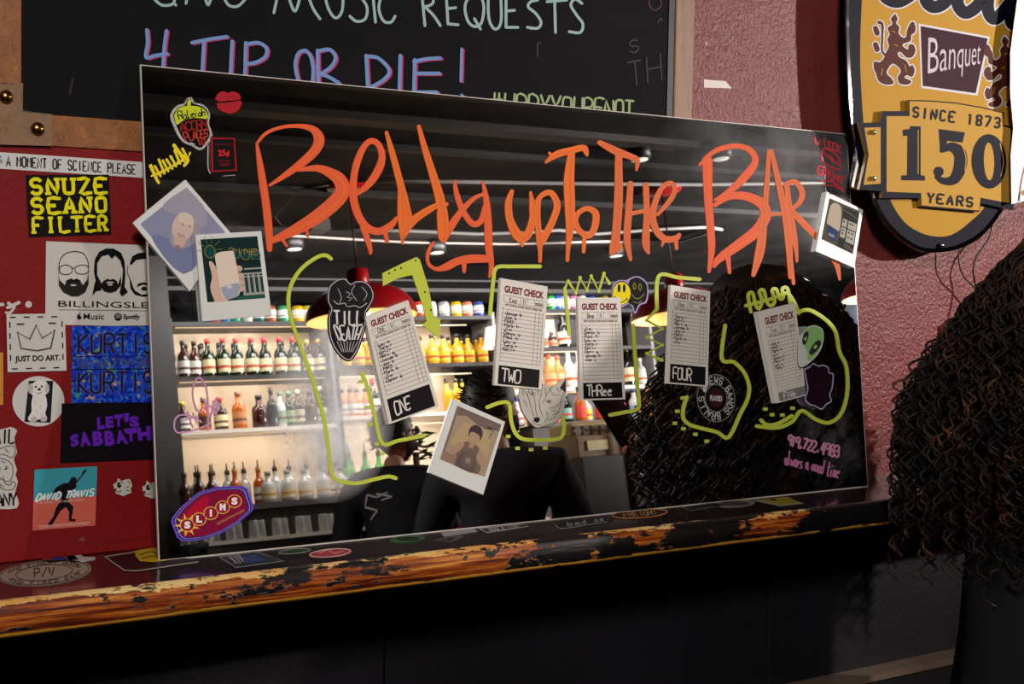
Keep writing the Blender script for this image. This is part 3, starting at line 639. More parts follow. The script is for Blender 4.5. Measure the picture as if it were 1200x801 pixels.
d.hand('Raleigh', [(9,18),(41,14),(42,22),(11,27)], 1.3, (16,14,18), 4, jit=.3, gap=0)
d.hand('ACORN', [(11,31),(43,27),(43,36),(13,41)], 1.3, (156,34,26), 3, jit=.3, gap=.6); d.hand('PLACES', [(15,43),(45,38),(44,47),(19,52)], 1.3, (186,60,34), 3, jit=.3, gap=.6); d.hand('10', [(32,51),(41,49),(41,56),(34,57)], 1.3, (176,54,34), 3)
d.stroke([(24,54),(29,56)], 1, (190,190,190), 3, 0); d.build('printed_design', c)
c, fn = sticker([(246,160),(276,160.5),(279,201),(247,203)], 32, 42, [(0,0),(32,0),(32,42),(0,42)], (16,10,12), 'small black sticker with red border reading 25 cents, below the lipstick kiss')
d = Draw(fn, .0001); d.stroke([(2,2),(30,2),(30,40),(2,40),(2,2)], 1.5, (196,26,36), 1, 0); d.text('25¢', 9, 16, 23, 25, (206,40,44), 1, bold=.03)
d.text('COIN DEPOSIT', 6, 8.5, 26, 10.3, (120,22,28), 1); d.text('INSERT HERE', 9, 28, 23, 30, (140,26,30), 1); d.text('TONIGHT', 10, 32, 22, 34.5, (150,26,30), 1, bold=.02); d.build('printed_design', c)
tl = Draw(on_mirror(.0005), .0001); tl.stroke([(244,170),(244,196),(247,203)], .8, (190,180,170), 1); tl.stroke([(262,206),(276,205)], .8, (150,130,130), 1); tl.build('painted_scrawl', mirror)
# ice cream
c, fn = sticker([(382,322),(440,322),(440,424),(382,424)], 58, 102, [(14,5),(22,4),(29,10),(36,7),(46,8),(54,15),(57,26),(52,38),(48,46),(47,60),(40,84),(32,98),(25,101),(14,93),(4,74),(2,52),(5,40),(1,30),(4,14)], (22,18,22), 'black ice-cream cone sticker with white outlines, left of the check marked ONE', sm=4)
d = Draw(fn, .0001); LG = (188,184,184)
d.stroke([(14,6),(22,5),(29,11),(36,8),(46,9),(53,16),(55,26),(50,37),(46,44),(45,60),(38,83),(31,96),(25,99),(15,91),(6,74),(4,52),(7,40),(3,30),(5,14),(14,6)], .9, LG, 1)
d.stroke([(9,30),(14,34),(22,33),(25,37),(34,36),(40,38),(48,33)], .8, LG, 1); d.stroke([(14,16),(18,26),(16,32)], .6, LG, 1); d.stroke([(34,12),(30,20),(36,30)], .6, LG, 1); d.stroke([(42,14),(48,22),(44,30)], .6, LG, 1)
d.stroke([(24,20),(29,22),(25,26),(31,27),(27,30)], .8, LG, 1, 0)
d.hand('TILL', [(9,42),(44,42),(43,58),(10,58)], 2.2, (206,202,198), 2, jit=.1, gap=1.2, cap=False)
d.hand('DEATH', [(9,60),(43,60),(37,76),(15,76)], 1.9, (206,202,198), 2, jit=.1, gap=.8, cap=False)
for k in range(7): d.stroke([(13+k*4,78),(19+k*2,90)], .7, LG, 1, 0)
d.build('printed_design', c)
# smiley pair
c, fn = sticker([(716,322),(762,322),(762,370),(716,370)], 46, 48, [(1,20),(3,10),(10,6),(18,6),(26,2),(34,2),(42,9),(44,20),(42,32),(38,34),(34,36),(29,45),(26,43),(25,38),(20,34),(12,38),(3,32)], (158,140,186), 'smiley sticker, one yellow face and one melting black face, over the check marked Three', sm=4)
d = Draw(fn, .0001); d.poly([(22,6),(28,3),(34,4),(41,10),(42.5,20),(40,31),(33,34),(28,43),(26,36),(20,32),(18,20)], (14,12,14), 1, 4); d.ell(12.5,21,10.8,14,(14,12,14),2); d.ell(12.5,21.5,10.4,13.2,(226,206,24),3)
for x in (9.5,15.5): d.ell(x,15.5,1.7,5,(20,16,12),4)
d.stroke([(5,26),(8,31),(13,32),(19,28)], 1, (20,16,12), 4); d.stroke([(4,25),(6,27)], .9, (20,16,12), 4); d.stroke([(18,27),(20,29)], .9, (20,16,12), 4)
for x, y in ((27.5,13),(34,14)): d.stroke([(x,y-4),(x+1.6,y),(x,y+4),(x-1.6,y),(x,y-4)], .7, (150,146,40), 4)
d.stroke([(24,22),(28,27),(34,27),(39,22)], .7, (150,146,40), 4); d.stroke([(26,31),(31,33),(36,30)], .6, (150,146,40), 4); d.build('printed_design', c)
# wolf head
WQ = [(606,432),(666,432),(666,502),(606,502)]
c, fn = sticker(WQ, 60, 70, [(20,2),(22,0),(30,17),(42,20),(57,10),(58,24),(55,44),(53,55),(44,63),(34,66),(24,69),(16,64),(6,50),(2,34),(4,20),(10,14),(14,14)], (182,176,162), 'grey line-drawn wolf head sticker below the check marked TWO', sm=2)
d = Draw(fn, .0001); LK = (70,62,58)
for s_ in ([(20,3),(19,14),(24,20),(30,18)], [(22,3),(30,17)], [(10,15),(16,22),(20,34),(22,48),(24,58)], [(4,22),(12,30),(16,44),(20,56)], [(30,18),(28,30),(26,42),(30,56)], [(42,20),(36,28),(30,40)], [(57,11),(50,26),(46,22)], [(33,22),(34,32)],
          [(58,24),(52,34),(50,46),(44,56),(36,60)], [(54,36),(46,44),(38,46)], [(50,50),(42,54)], [(26,20),(24,30)], [(38,22),(42,30),(50,30)], [(8,36),(12,44)], [(14,24),(12,32)], [(34,50),(36,56),(32,62)], [(18,60),(20,64),(28,66)], [(40,48),(46,50)], [(6,26),(8,32)], [(2,34),(6,50),(16,64),(24,69),(34,66),(44,63),(53,55)]):
    d.stroke(s_, .55, LK, 1)
d.poly([(57,12),(57,28),(50,22)], (40,34,36), 1); d.poly([(9,16),(13,12),(15,17)], (120,112,104), 1)
for x, y, a in ((18,29,.5),(37.5,38,.3)):
    d.ell(x, y, 3.6, 1.9, LK, 2, rot=a); d.ell(x, y, 2.9, 1.3, (200,194,180), 3, rot=a); d.ell(x, y, 1.2, 1.2, (26,22,24), 4)
d.poly([(20,57),(26,57),(26.5,60),(24,63),(20,61)], (20,16,20), 3, 3); d.build('printed_design', c)
# round band sticker
c, fn = sticker([(817,435),(863,440),(861,497),(815,493)], 50, 50, [(25+25*cos(t*pi/16), 25+25*sin(t*pi/16)) for t in range(32)], (16,15,17), 'round black sticker lettered BREWS BANDS BRALLS, right of the check marked FOUR')
d = Draw(fn, .0001); G = (150,148,144)
for r_ in (24, 14): d.stroke([(25+r_*cos(t*pi/16), 25+r_*sin(t*pi/16)) for t in range(33)], .6, G, 1, 0)
txt = 'BREWS BANDS BRALLS '
for i_, chh in enumerate(txt):
    a = -2.6 + i_*2*pi/len(txt); cx_, cy_ = 25+18.5*cos(a), 25+18.5*sin(a); ux, uy = -sin(a), cos(a); ox, oy = cos(a), sin(a)
    if chh != ' ': d.hand(chh, [(cx_-ux*2.1+ox*3.4, cy_-uy*2.1+oy*3.4), (cx_+ux*2.1+ox*3.4, cy_+uy*2.1+oy*3.4), (cx_+ux*1.9-ox*3.2, cy_+uy*1.9-oy*3.2), (cx_-ux*1.9-ox*3.2, cy_-uy*1.9-oy*3.2)], 1.2, (176,172,168), 2)
d.ell(25,25,9.5,9.5,(60,24,28),1); d.text('PLAYED', 17.5,22.4,32.5,27.8,(196,190,186),2,bold=.04); d.rect(8.5,11,12,20,(186,182,178),3); d.build('printed_design', c)
# alien
c, fn = sticker([(934,378),(966,378),(966,433),(934,433)], 32, 55, [(14,4),(22,3),(30,8),(31,20),(27,33),(18,44),(10,50),(4,52),(1,46),(1,30),(3,16)], (196,200,190), 'puffy white-edged green alien head sticker on the check marked Five', plane=on_mirror(.0125), sm=4)
d = Draw(fn, .0001); d.poly([(10,7),(21,4),(29,9),(30,20),(26,32),(18,42),(13,44),(12,34),(7,22)], (136,180,106), 1, 4)
for pts in ([(8,12),(13,10),(13,18),(9,26),(6,22)], [(14,34),(20,24),(26,20),(28,25),(24,32),(17,38)]): d.poly(pts, (50,48,58), 2, 4)
d.poly([(8,18),(12,16),(10,22)], (150,190,90), 3); d.poly([(19,29),(22,25),(24,28),(21,31)], (150,190,90), 3); d.build('printed_design', c)
# fist / dark sticker
c, fn = sticker([(941,424),(979,424),(979,482),(941,482)], 38, 58, [(1,8),(8,5),(12,1),(18,4),(24,3),(30,6),(31,12),(36,14),(35,30),(32,38),(34,46),(28,50),(22,56),(14,52),(7,50),(2,44),(5,32),(3,20)], (160,150,176), 'dark maroon hand-shaped sticker with a pale outline, below the alien sticker', sm=3, plane=on_mirror(.0095))
d = Draw(fn, .0001); d.poly([(2.5,9),(8,6.5),(12,2.5),(18,5.5),(24,4.5),(29,7),(30,13),(34.5,15),(33.5,30),(30.5,38),(32.5,45),(27,48.5),(22,54),(14,50.5),(8,48.5),(3.5,43),(6.5,32),(4.5,20)], (34,16,26), 1, 3)
for k in range(5): d.stroke([(8+k*5,9+k*.6),(9+k*5,22),(8+k*5,30)], .8, (16,8,12), 2)
d.stroke([(8,26),(18,29),(30,26)], .9, (58,26,38), 2); d.stroke([(12,34),(14,46)], .8, (16,8,12), 2); d.build('printed_design', c)
# bowling-style sticker
SQ = [(200,568),(296,568),(296,636),(200,636)]
SHP = [(2,39),(12,26),(34,8),(56,2),(84,1),(90,4),(97,24),(96,30),(80,44),(60,56),(36,64),(14,66),(8,62),(1,44)]
c, fn = sticker(SQ, 96, 68, SHP, (120,70,200), 'holographic purple-edged sticker reading SLIMS in circles, bottom left of the mirror')
def inset(P, f, cx_=49, cy_=34): return [(cx_+(x-cx_)*f, cy_+(y-cy_)*f) for x, y in P]
d = Draw(fn, .0001); d.poly(inset(SHP,.96), (40,40,120), 1); d.poly(inset(SHP,.92), (150,150,190), 2); d.poly(inset(SHP,.90), (44,30,110), 3); d.poly(inset(SHP,.86), (128,14,54), 4)
d.poly([(12,40),(30,20),(44,14),(40,40),(22,58),(14,58)], (172,16,50), 5, 3)
for t in range(9):
    a = t*2*pi/9+.3; d.poly([(19+6*cos(a-.3),47+6*sin(a-.3)),(19+16*cos(a),47+14*sin(a)),(19+6*cos(a+.3),47+6*sin(a+.3))], (222,204,60), 6)
for k, chh in enumerate('SLIMS'):
    x = 19.5+k*13.8; y = 47-k*7.0; d.ell(x, y, 8.6, 7.8, (216,196,70), 6); d.ell(x, y, 7.7, 7, (150,22,52), 7)
    d.text(chh, x-3.4 if chh not in 'I' else x-1.2, y-4.4, x+3.6 if chh not in 'I' else x+1.2, y+4, (236,230,226), 8, bold=.06)
d.textq('DOWNTOWN RALEIGH', [(54,44),(86,28),(87,30.5),(55,47)], (190,150,80), 6); d.build('printed_design', c)
# ================================================================== stickers on the red panel
PWL = on_wall(.0068)
def wst(q, w_, h_, shape, col, label, sm=0, rough=.4, off=None):
    pl = off or PWL; fn = local(pl, q, w_, h_)
    return card('sticker', fn, shape, .0004, mat(col, rough, key='vinyl', spec=.15), YN, label, 'sticker', 'stickers on the red panel', sm), fn
def R4(w_, h_): return [(0,0),(w_,0),(w_,h_),(0,h_)]
BK = (18, 15, 16); PW = (206, 202, 196)
c, fn = wst([(-9,177.5),(171,190),(171,208.5),(-9,197)], 180, 18, R4(180,18), (198,194,190), 'long white strip sticker reading A MOMENT OF SCIENCE PLEASE under the chalkboard')
d = Draw(fn, .0001); d.hand('A MOMENT OF SCIENCE PLEASE', [(16,3.8),(167,3.8),(167,14.4),(16,14.4)], 1.7, BK, 1, gap=1.8, smooth=1, cap=False); d.ell(7,5,3,2,(70,110,170),1); d.text('THE', 3,8,12,12,BK,1); d.build('lettering', c)
c, fn = wst([(30,205),(127.5,204.5),(130.5,274.5),(34,278)], 100, 72, R4(100,72), (22,17,17), 'black sticker with three lines of yellow slab letters reading SNUZE SEANO FILTER')
d = Draw(fn, .0001)
for t_, y in (('SNUZE', 5), ('SEANO', 27.5), ('FILTER', 50)):
    d.hand(t_, [(6,y),(94,y),(94,y+16.5),(6,y+16.5)], 4.3 if len(t_) < 6 else 3.8, (222,212,22), 1, slab=1.3, gap=3.0, smooth=2, cap=False)
r = random.Random(3)
for k in range(26): x = r.uniform(6,94); y = r.uniform(6,68); d.stroke([(x,y),(x+r.uniform(-1,3),y+r.uniform(1,4))], .5, (30,26,14), 3, 0, cap=False)
d.build('lettering', c)
c, fn = wst([(54,282.5),(204,288.5),(204,383),(53,380)], 150, 98, R4(150,98), (196,190,182), 'white sticker with three bearded line-drawn heads over BILLINGSLEY, half behind the mirror')
c['label'] = 'white sticker with three bearded head drawings over the word BILLINGSLE, cut by the mirror edge'
d = Draw(on_wall(.0074), .0001)
# head one: bald, glasses, beard
d.stroke([(69,320),(70,306),(77,297),(88,294.5),(98,297),(103,306),(104,318)], .9, BK, 1)
d.stroke([(70,312.5),(77,310),(84,313),(84,319),(78,321.5),(71,319.5),(70,312.5)], .8, BK, 1); d.stroke([(88,313),(95,310.5),(103,312),(103,319),(96,321),(89,319),(88,313)], .8, BK, 1); d.stroke([(84,314),(88,314)], .7, BK, 1, 0)
d.poly([(68.5,319),(70,328),(76,334),(78,329),(83,326.5),(86,328),(89,326.5),(94,328),(97,334),(102,328),(103.5,318),(104,332),(100,342),(92,347),(84,347),(74,342),(69,334)], (38,34,34), 1)
d.poly([(77,329),(83,326),(86.5,327.5),(90,326),(95,329),(90,330),(86,329),(82,330.5)], BK, 2); d.ell(86,334,3.5,1,(196,190,182),3)
# head two: long hair and beard
d.poly([(110,318),(111,304),(116,295),(124,291),(133,291),(142,296),(146,306),(147,322),(146,336),(150,342),(143,347),(140,343),(143,330),(144,316),(141,305),(135,299),(131,303),(127,298),(119,300),(114,308),(114,322),(117,332),(119,340),(113,341),(108,346),(110,336),(112,328)], BK, 1)
d.poly([(114,322),(119,332),(121,329),(126,326.5),(129,327.5),(133,326.5),(137,329),(138,333),(142,323),(142,334),(136,341),(129,343),(122,341),(116,334)], (26,22,22), 1); d.ell(129,330.8,4.5,1,(196,190,182),3); d.ell(129,333.5,3,.9,(196,190,182),3)
# head three (cut by the mirror)
d.poly([(152,309),(155,300),(162,296.5),(172,295),(178,296),(178,303),(170,303),(160,304),(154,310)], BK, 1); d.stroke([(150,312),(149,318),(152,326),(155,334)], .9, BK, 1)
d.poly([(152,328),(158,340),(166,345),(176,344),(179,346),(168,347.5),(158,345),(153,338)], BK, 1); d.poly([(160,336),(162,332),(169,330.5),(176,332),(177,336),(172,334),(168,333),(163,335)], BK, 1); d.ell(169,338,3.4,2.4,BK,1)
d.textq('BILLINGSLE', [(68.5,352),(174,354),(174,360.8),(68.5,359)], BK, 1, bold=.0)
d.stroke([(69,362.5),(176,364)], .5, (110,106,102), 1, 0)
d.textq('Music', [(98,367),(122,367.3),(122,374),(98,373.8)], BK, 1, bold=.01); d.ell(93,371,2.7,3,BK,1); d.ell(94.8,369.6,1.1,1,(196,190,182),2); d.stroke([(93.2,367.6),(94.2,366)], .8, BK, 1, 0)
d.ell(138.5,371,4.6,4.4,BK,1)
for k in range(3): d.stroke([(136,369+k*1.7),(138.5,368.3+k*1.7),(141.2,369.3+k*1.7)], .5, (196,190,182), 2)
d.textq('Spotify', [(144.5,367.8),(164,368),(164,375.4),(144.5,375)], BK, 1, bold=.03); d.build('printed_design', c)
c, fn = wst([(7.5,368),(76,367),(78,434),(9,436)], 70, 68, R4(70,68), (194,190,182), 'white square sticker with a sketched crown and the words JUST DO ART', off=on_wall(.0078))
d = Draw(fn, .0001)
for k in range(5):
    if k < 4: d.rect(4+k*16.5, 3, 11+k*16.5, 4.6, BK, 1); d.rect(5+k*16.5, 63.5, 12+k*16.5, 65, BK, 1)
    d.rect(3, 9+k*13, 4.6, 16+k*13, BK, 1) if k < 4 else None; d.rect(65.5, 9+k*13, 67, 16+k*13, BK, 1) if k < 4 else None
CR = [(17,41),(13,22),(27,30),(35,14),(42,29),(57,20),(52,41),(35,44),(17,41)]
d.stroke(CR, 2.4, (70,66,66), 1, 0); d.stroke([(x+.8,y+1) for x, y in CR], .6, (190,186,180), 2, 0)
for a in ((12,11),(50,10.5)): d.rect(a[0],a[1],a[0]+9,a[1]+2,(60,56,56),1)
d.text('JUST DO ART.', 9,49,63,58,BK,1,bold=.035); d.build('printed_design', c)
hk = NM('holographic_vinyl'); v = hk.n('TexVoronoi', Scale=260.0); hk.l(hk.co.outputs['Object'], v.inputs[0]); sp = hk.n('SeparateColor'); hk.l(v.outputs['Color'], sp.inputs[0])
hc = hk.ramp(sp.outputs[0], [(.0, (16,30,150)), (.5, (26,70,215)), (.72, (50,120,235)), (.86, (60,60,190)), (.93, (60,160,110)), (1, (200,150,120))]); hk.l(hc, hk.b.inputs['Base Color']); hk.bump(sp.outputs[1], .8, .004)
M_HOLO = hk.set(.3, Metallic=.2)
fn = local(PWL, [(84,382),(190,381),(190,471),(84,472)], 106, 90)
c = card('sticker', fn, R4(106,90), .0004, M_HOLO, YN, 'sparkling blue holographic sticker with outlined letters, beside the crown sticker', 'sticker', 'stickers on the red panel')
d = Draw(fn, .0001); DG = (22, 22, 74); GG = (86, 88, 110)
d.hand('KURTIS', [(8,10),(96,10),(96,32),(8,32)], 4.2, GG, 1, cap=False); d.hand('KURTIS', [(8,10),(96,10),(96,32),(8,32)], 2.6, DG, 2, cap=False)
d.hand('GUITAR FINISHES', [(8,39),(98,38),(98,47),(8,48)], 1.7, (70,76,110), 1, cap=False)
d.hand('KURTIS', [(8,55),(96,54),(96,78),(8,78)], 4.2, GG, 1, cap=False); d.hand('KURTIS', [(8,55),(96,54),(96,78),(8,78)], 2.6, DG, 2, cap=False); d.rect(0,50,106,51.5,DG,1); d.rect(0,35,106,36,DG,1)
d.build('lettering', c)
c, fn = wst([(14.5,440),(75.5,440),(75.5,500),(14.5,500)], 60, 60, [(30+30*cos(t*pi/18),30+29.5*sin(t*pi/18)) for t in range(36)], (196,192,186), 'round white sticker with a small white dog sitting before black')
d = Draw(fn, .0001); d.poly([(19,6),(47,6),(44,55),(14,54)], (26,26,32), 1); DW = (214,208,200); DS = (178,170,164)
d.poly([(22,10),(30,5),(38,6),(41,12),(40,20),(35,25),(27,25),(21,20)], DW, 2, 4); d.poly([(24,22),(37,22),(40,34),(38,44),(40,50),(36,54),(32,51),(28,52),(22,54),(18,50),(22,42),(22,32)], DW, 2, 4)
d.ell(21,15,3,6,DS,3); d.ell(40,15,2.6,6,DS,3); d.ell(27,13,1.2,1.3,BK,4); d.ell(34,12.5,1.2,1.3,BK,4); d.ell(31,16,1.8,1.4,BK,4); d.stroke([(28,20),(31,21),(34,19)], .7, (90,70,70), 4)
for a in ((26,30),(32,34),(28,40),(34,44),(25,46)): d.stroke([a,(a[0]+1,a[1]+4)], .6, DS, 4)
d.ell(25,51,4,3,DS,3); d.ell(36,51,4,3,DS,3); d.build('photo_print', c)
c, fn = wst([(72.5,472.5),(198,470.5),(198,537),(70.5,542)], 128, 70, R4(128,70), (16,13,18), "black sticker with wavy purple letters reading LET'S SABBATH", off=on_wall(.0078))
d = Draw(fn, .0001); PU = (96, 34, 170)
for t_, q_ in (("L", [(41,18),(49,16),(51,31),(42,33)]), ("E", [(51,17),(60,16),(61,30),(52,31)]), ("T", [(61,15),(72,14),(71,29),(63,30)]), ("'", [(73,13),(79,13),(79,24),(73,24)]), ("S", [(79,17),(91,17),(92,31),(80,30)]),
               ("S", [(10,38),(20,36),(21,50),(12,53)]), ("A", [(20,36),(33,33),(35,51),(23,52)]), ("B", [(36,34),(48,34),(49,51),(37,52)]), ("B", [(50,34),(61,34),(63,52),(51,52)]), ("A", [(62,34),(75,34),(79,51),(65,50)]), ("T", [(73,32),(89,31),(87,48),(78,48)]), ("H", [(88,31),(106,29),(107,47),(91,47)])):
    d.textq(t_, q_, PU, 1, bold=.06)
d.build('lettering', c)
c, fn = wst([(40.5,550),(114,546),(111.6,615.5),(38,621.5)], 74, 71, R4(74,71), (196,92,76), 'teal and coral sticker with a silhouetted guitarist and the words DAVID TRAVIS')
c['label'] = 'teal and coral sticker with the black silhouette of a guitarist, left of the mirror foot'
d = Draw(fn, .0001); d.rect(0,0,74,35.5,(58,146,158),1)
d.poly([(43,12),(47,11),(50,14),(49,18),(47,21),(44,24),(41,25),(42,30),(40,40),(47,46),(46,56),(45,61),(50,61),(50,64),(42,63),(42,52),(38,46),(32,50),(26,60),(22,67),(17,68),(18,64),(24,56),(26,47),(32,38),(33,30),(28,27),(23,32),(20,30),(26,22),(34,18),(40,18)], (22,16,22), 2)
d.stroke([(40,26,7),(47,22,6)], None, print_mat((22,16,22)), 2, 0); d.stroke([(46,22,1.6),(59,6,1.6)], None, print_mat((40,22,22)), 3, 0); d.stroke([(57,7),(60,4)], 2.6, (40,22,22), 3, 0)
d.hand('DAVID TRAVIS', [(6,29),(72,27),(70,35),(2,37)], 1.9, (220,222,216), 4, gap=1, cap=False); d.text('THE MUSIC YOU NEVER KNEW', 4,38,60,40.5,(206,190,180),4)
d.rect(6,66,68,66.8,(210,170,160),4); d.text('LISTEN NOW EVERYWHERE', 8,67.2,66,69.2,(216,180,170),4); d.build('printed_design', c)
c, fn = wst([(-40,500),(21,500),(21,596),(-40,596)], 61, 96, [(0,4),(40,3),(52,0),(60,4),(57,12),(58,22),(60,30),(56,38),(60,50),(58,56),(61,64),(58,76),(61,84),(60,95),(36,96),(0,94)], (190,184,176), 'white cut-out sticker with an elephant drawing and black letters at the left edge', sm=2)
d = Draw(fn, .0001); d.hand('TAIL', [(24,5),(58,2),(57,18),(24,22)], 2.2, BK, 1, gap=1, cap=False); d.hand('COMPANY', [(4,80),(59,77),(59,92),(4,95)], 2.2, BK, 1, gap=.8, cap=False)
for s_ in ([(30,30),(44,24),(55,22),(58,28),(54,36),(44,32),(34,34)], [(34,36),(46,38),(54,44),(55,56),(50,64),(40,60)], [(40,60),(40,70),(48,74),(56,72),(58,66),(54,64),(52,68),(46,66),(44,58)], [(34,44),(40,48),(38,56)], [(46,46),(50,48)], [(30,40),(34,50),(32,62)], [(46,26),(50,30)], [(36,64),(44,70)], [(42,40),(46,42)]): d.stroke(s_, .8, BK, 1)
d.ell(47,49,1.4,1,BK,2); d.build('printed_design', c)
for q_, fl_, lb in (([(132,557),(156,557),(156,583),(132,583)], 0, 'small grey-white cat head sticker, left one of the two by the mirror foot'), ([(166,560),(190,560),(190,586),(166,586)], 1, 'small grey-white cat head sticker half behind the mirror edge')):
    c, fn = wst(q_, 24, 26, [(2,16),(1,10),(5,8),(6,3),(10,6),(14,5),(20,4),(22,9),(23,12),(21,16),(22,20),(17,22),(12,24),(8,22),(4,21)], (182,180,164), lb, sm=2)
    d = Draw(fn, .0001)
    for s_ in ([(5,10),(8,8),(10,11),(8,14),(5,12)], [(2,17),(6,19),(10,18)], [(10,6),(12,9)], [(18,6),(20,9)], [(16,14),(19,13)], [(16,17),(20,18)]): d.stroke(s_, .8, (24,22,24), 1)
    d.ell(8,11,2.4,2.6,(24,22,24),2); d.ell(9,10,.8,.8,(190,190,176),3); d.ell(3.5,16,1.3,1,(24,22,24),2); d.build('printed_design', c)
c, fn = wst([(-24,413),(3.5,413),(3.5,474),(-24,474)], 27, 61, R4(27,61), (206,150,70), 'orange framed sticker just entering at the left edge')
d = Draw(fn, .0001); d.stroke([(2,2),(25,2),(25,59),(2,59),(2,2)], .7, (150,70,30), 1, 0); d.rect(4,48,24,50,(70,40,30),1); d.build('printed_design', c)
d = Draw(PWL, .0001); d.hand('y', [(10,350),(27,348),(27,360),(10,360)], 4, (196,186,180), 1, slab=.8); d.hand('r', [(-4,352),(6,351),(6,362),(-4,362)], 4, (196,186,180), 1, slab=.8); d.ell(33.5,356.5,4,4,(196,186,180),1); d.stroke([(17,360),(12,366),(7,366)], 3, (196,186,180), 1)
tag(d.build('cut_lettering'), 'white cut vinyl letters ending in ry at the left edge of the red panel', 'sticker', 'stickers on the red panel')
# scuffs on the panel
d = Draw(on_wall(.0062), .0001)
d.poly([(92,631),(97,629),(99,628),(98,631),(101,632),(97,634),(93,633)], (120,70,66)); d.stroke([(100,636),(130,634),(184,630)], .5, (80,30,28), 1); tag(d.build('paint_scuff'), 'pale scuff on the red panel just above the shelf', 'paint scuff')
# ------------------------------------------------------------------ stickers on the shelf top
def sst(pts, col, label, sm=0, draw=None, off=.0006):
    fn = on_shelf(off); c = card('sticker', fn, pts, .0004, mat(col, .4, key='vinyl', spec=.3), ZN, label, 'sticker', 'stickers on the shelf', sm)
    if draw: d = Draw(fn, .0001); draw(d); d.build('printed_design', c)
    return c
def oval(cx_, cy_, rx, ry, sl=-.09, n=30): return [(cx_+rx*cos(2*pi*i/n), cy_+ry*sin(2*pi*i/n)+sl*rx*cos(2*pi*i/n)) for i in range(n)]
def d1(d):
    tn = (44, 34, 30)
    for f in (.97, .62): P = oval(52,670.5,54*f,14.2*f); d.stroke(P+[P[0]], .8, tn, 1, 0, cap=False)
    d.hand('P/V', [(40,666),(63,664),(64,674),(41,676)], 1.2, tn, 1, gap=1.4)
    for txt_, sgn in (('FINE WINERY GOODS', -1), ('WOOD FIRED EATS', 1)):
        n = len(txt_)
        for i, chh in enumerate(txt_):
            if chh == ' ': continue
            t = (i-n/2+.5)/n*2.5; a = t - pi/2 if sgn < 0 else pi/2 - t; x = 52+43*cos(a); y = 670.5+11.3*sin(a)-.09*43*cos(a)
            d.hand(chh, [(x-2,y-1.7-.0),(x+2,y-2),(x+2,y+1.5),(x-2,y+1.8)], .8, tn, 1)
sst(oval(52,670.5,55,14.6), (140,126,110), 'large tan oval sticker lettered P/V at the left end of the shelf', draw=d1)
sst([(49,652),(86,649),(92,655),(60,659),(50,657)], (120,60,70), 'scrap of pink and blue tape behind the oval shelf sticker', draw=lambda d: d.poly([(60,652),(76,651),(78,655),(62,657)], (50,50,110), 1))
sst([(78,652),(92,648),(98,652),(110,652),(111,655),(92,658),(84,659)], (180,172,166), 'torn white paper scrap by the oval shelf sticker', sm=2)
sst([(123,652),(166,645),(196,643),(200,651),(228,655),(232,658),(160,668.5),(146,668)], (26,14,16), 'dark pale-edged sticker with a yellow patch, at the mirror foot', draw=lambda d: (d.stroke([(123,652),(166,645),(196,643)], 1.3, (150,140,128), 1, 0), d.stroke([(123,652),(146,668),(160,668.5),(232,658)], 1.3, (150,140,128), 1, 0),
    d.poly([(158,645),(175,642),(196,641),(196,656),(164,657)], (176,144,28), 2, 2), d.stroke([(164,650),(176,646),(186,649),(194,646)], 1, (40,28,14), 3), d.stroke([(166,654),(180,651),(192,653)], 1, (40,28,14), 3)))
sst([(255,652),(300,645),(335,657),(276,665.5)], (30,30,40), 'dark blue sticker with thin white border lying in front of the mirror', draw=lambda d: (d.stroke([(257,652),(300,646),(332,657),(277,664.5),(257,652)], .8, (120,118,116), 1, 0), d.poly([(280,652),(300,649),(312,656),(290,660)], (30,50,90), 2), d.hand('XIV', [(268,652),(280,650),(288,658),(276,660)], 1.1, (130,128,126), 2)))
sst(oval(345,645.5,20,3.4), (24,40,24), 'thin green-outlined sticker left of the small red oval', draw=lambda d: d.stroke(oval(345,645.5,18,2.8), .8, (120,124,104), 1, 0, close=True))
sst(oval(387,647.5,25,5), (150,36,46), 'red oval sticker with white rim on the shelf front', draw=lambda d: (d.stroke(oval(387,647.5,24,4.5), .9, (190,170,160), 1, 0, close=True), d.stroke([(374,648),(384,644),(392,648),(402,645)], 1.1, (196,120,120), 1)))
sst(oval(478,631,21,4.2), (30,74,36), 'small green ringed sticker near the middle of the shelf', draw=lambda d: d.ell(478,631,14,2.4,(16,30,18),1))
sst([(508,632),(540,626),(544,628),(528,635)], (70,60,58), 'triangular grey sticker scrap on the shelf', draw=lambda d: d.poly([(516,632),(534,629),(528,633.5)], (30,24,26), 1))
sst([(517,624),(553,618.5),(560,622),(520,628)], (128,124,120), 'plain grey-white sticker scrap against the mirror foot')
sst([(559,619),(612,613),(621,616.5),(570,624.5)], (34,32,36), 'black sticker with a white frame and small lettering', draw=lambda d: (d.stroke([(561,619),(611,613.8),(619,616.5),(571,623.5),(561,619)], .9, (140,136,130), 1, 0), d.hand('RALEIGH', [(572,618),(606,614),(609,618),(575,622)], .9, (150,146,140), 2)))
sst([(648,614),(700,605),(722,607),(712,612),(664,619.5)], (26,22,24), 'black scalloped sticker with grey script on the shelf', draw=lambda d: (d.stroke([(650,614),(656,618.5),(664,618.5),(680,616),(712,611)], .9, (130,126,120), 1), d.hand('bad co.', [(664,611.5),(712,604.5),(714,608),(666,616)], .9, (140,136,128), 2)))
sst(oval(750,601.5,33,5.6,-.07), (40,24,18), 'orange-rimmed oval sticker, left of the two ovals at the right of the shelf', draw=lambda d: (d.stroke(oval(750,601.5,32,5,-.07), 1.1, (176,110,60), 1, 0, close=True), d.hand('FREIGHT', [(730,600),(768,596.5),(770,602),(732,606)], 1, (150,104,66), 2)))
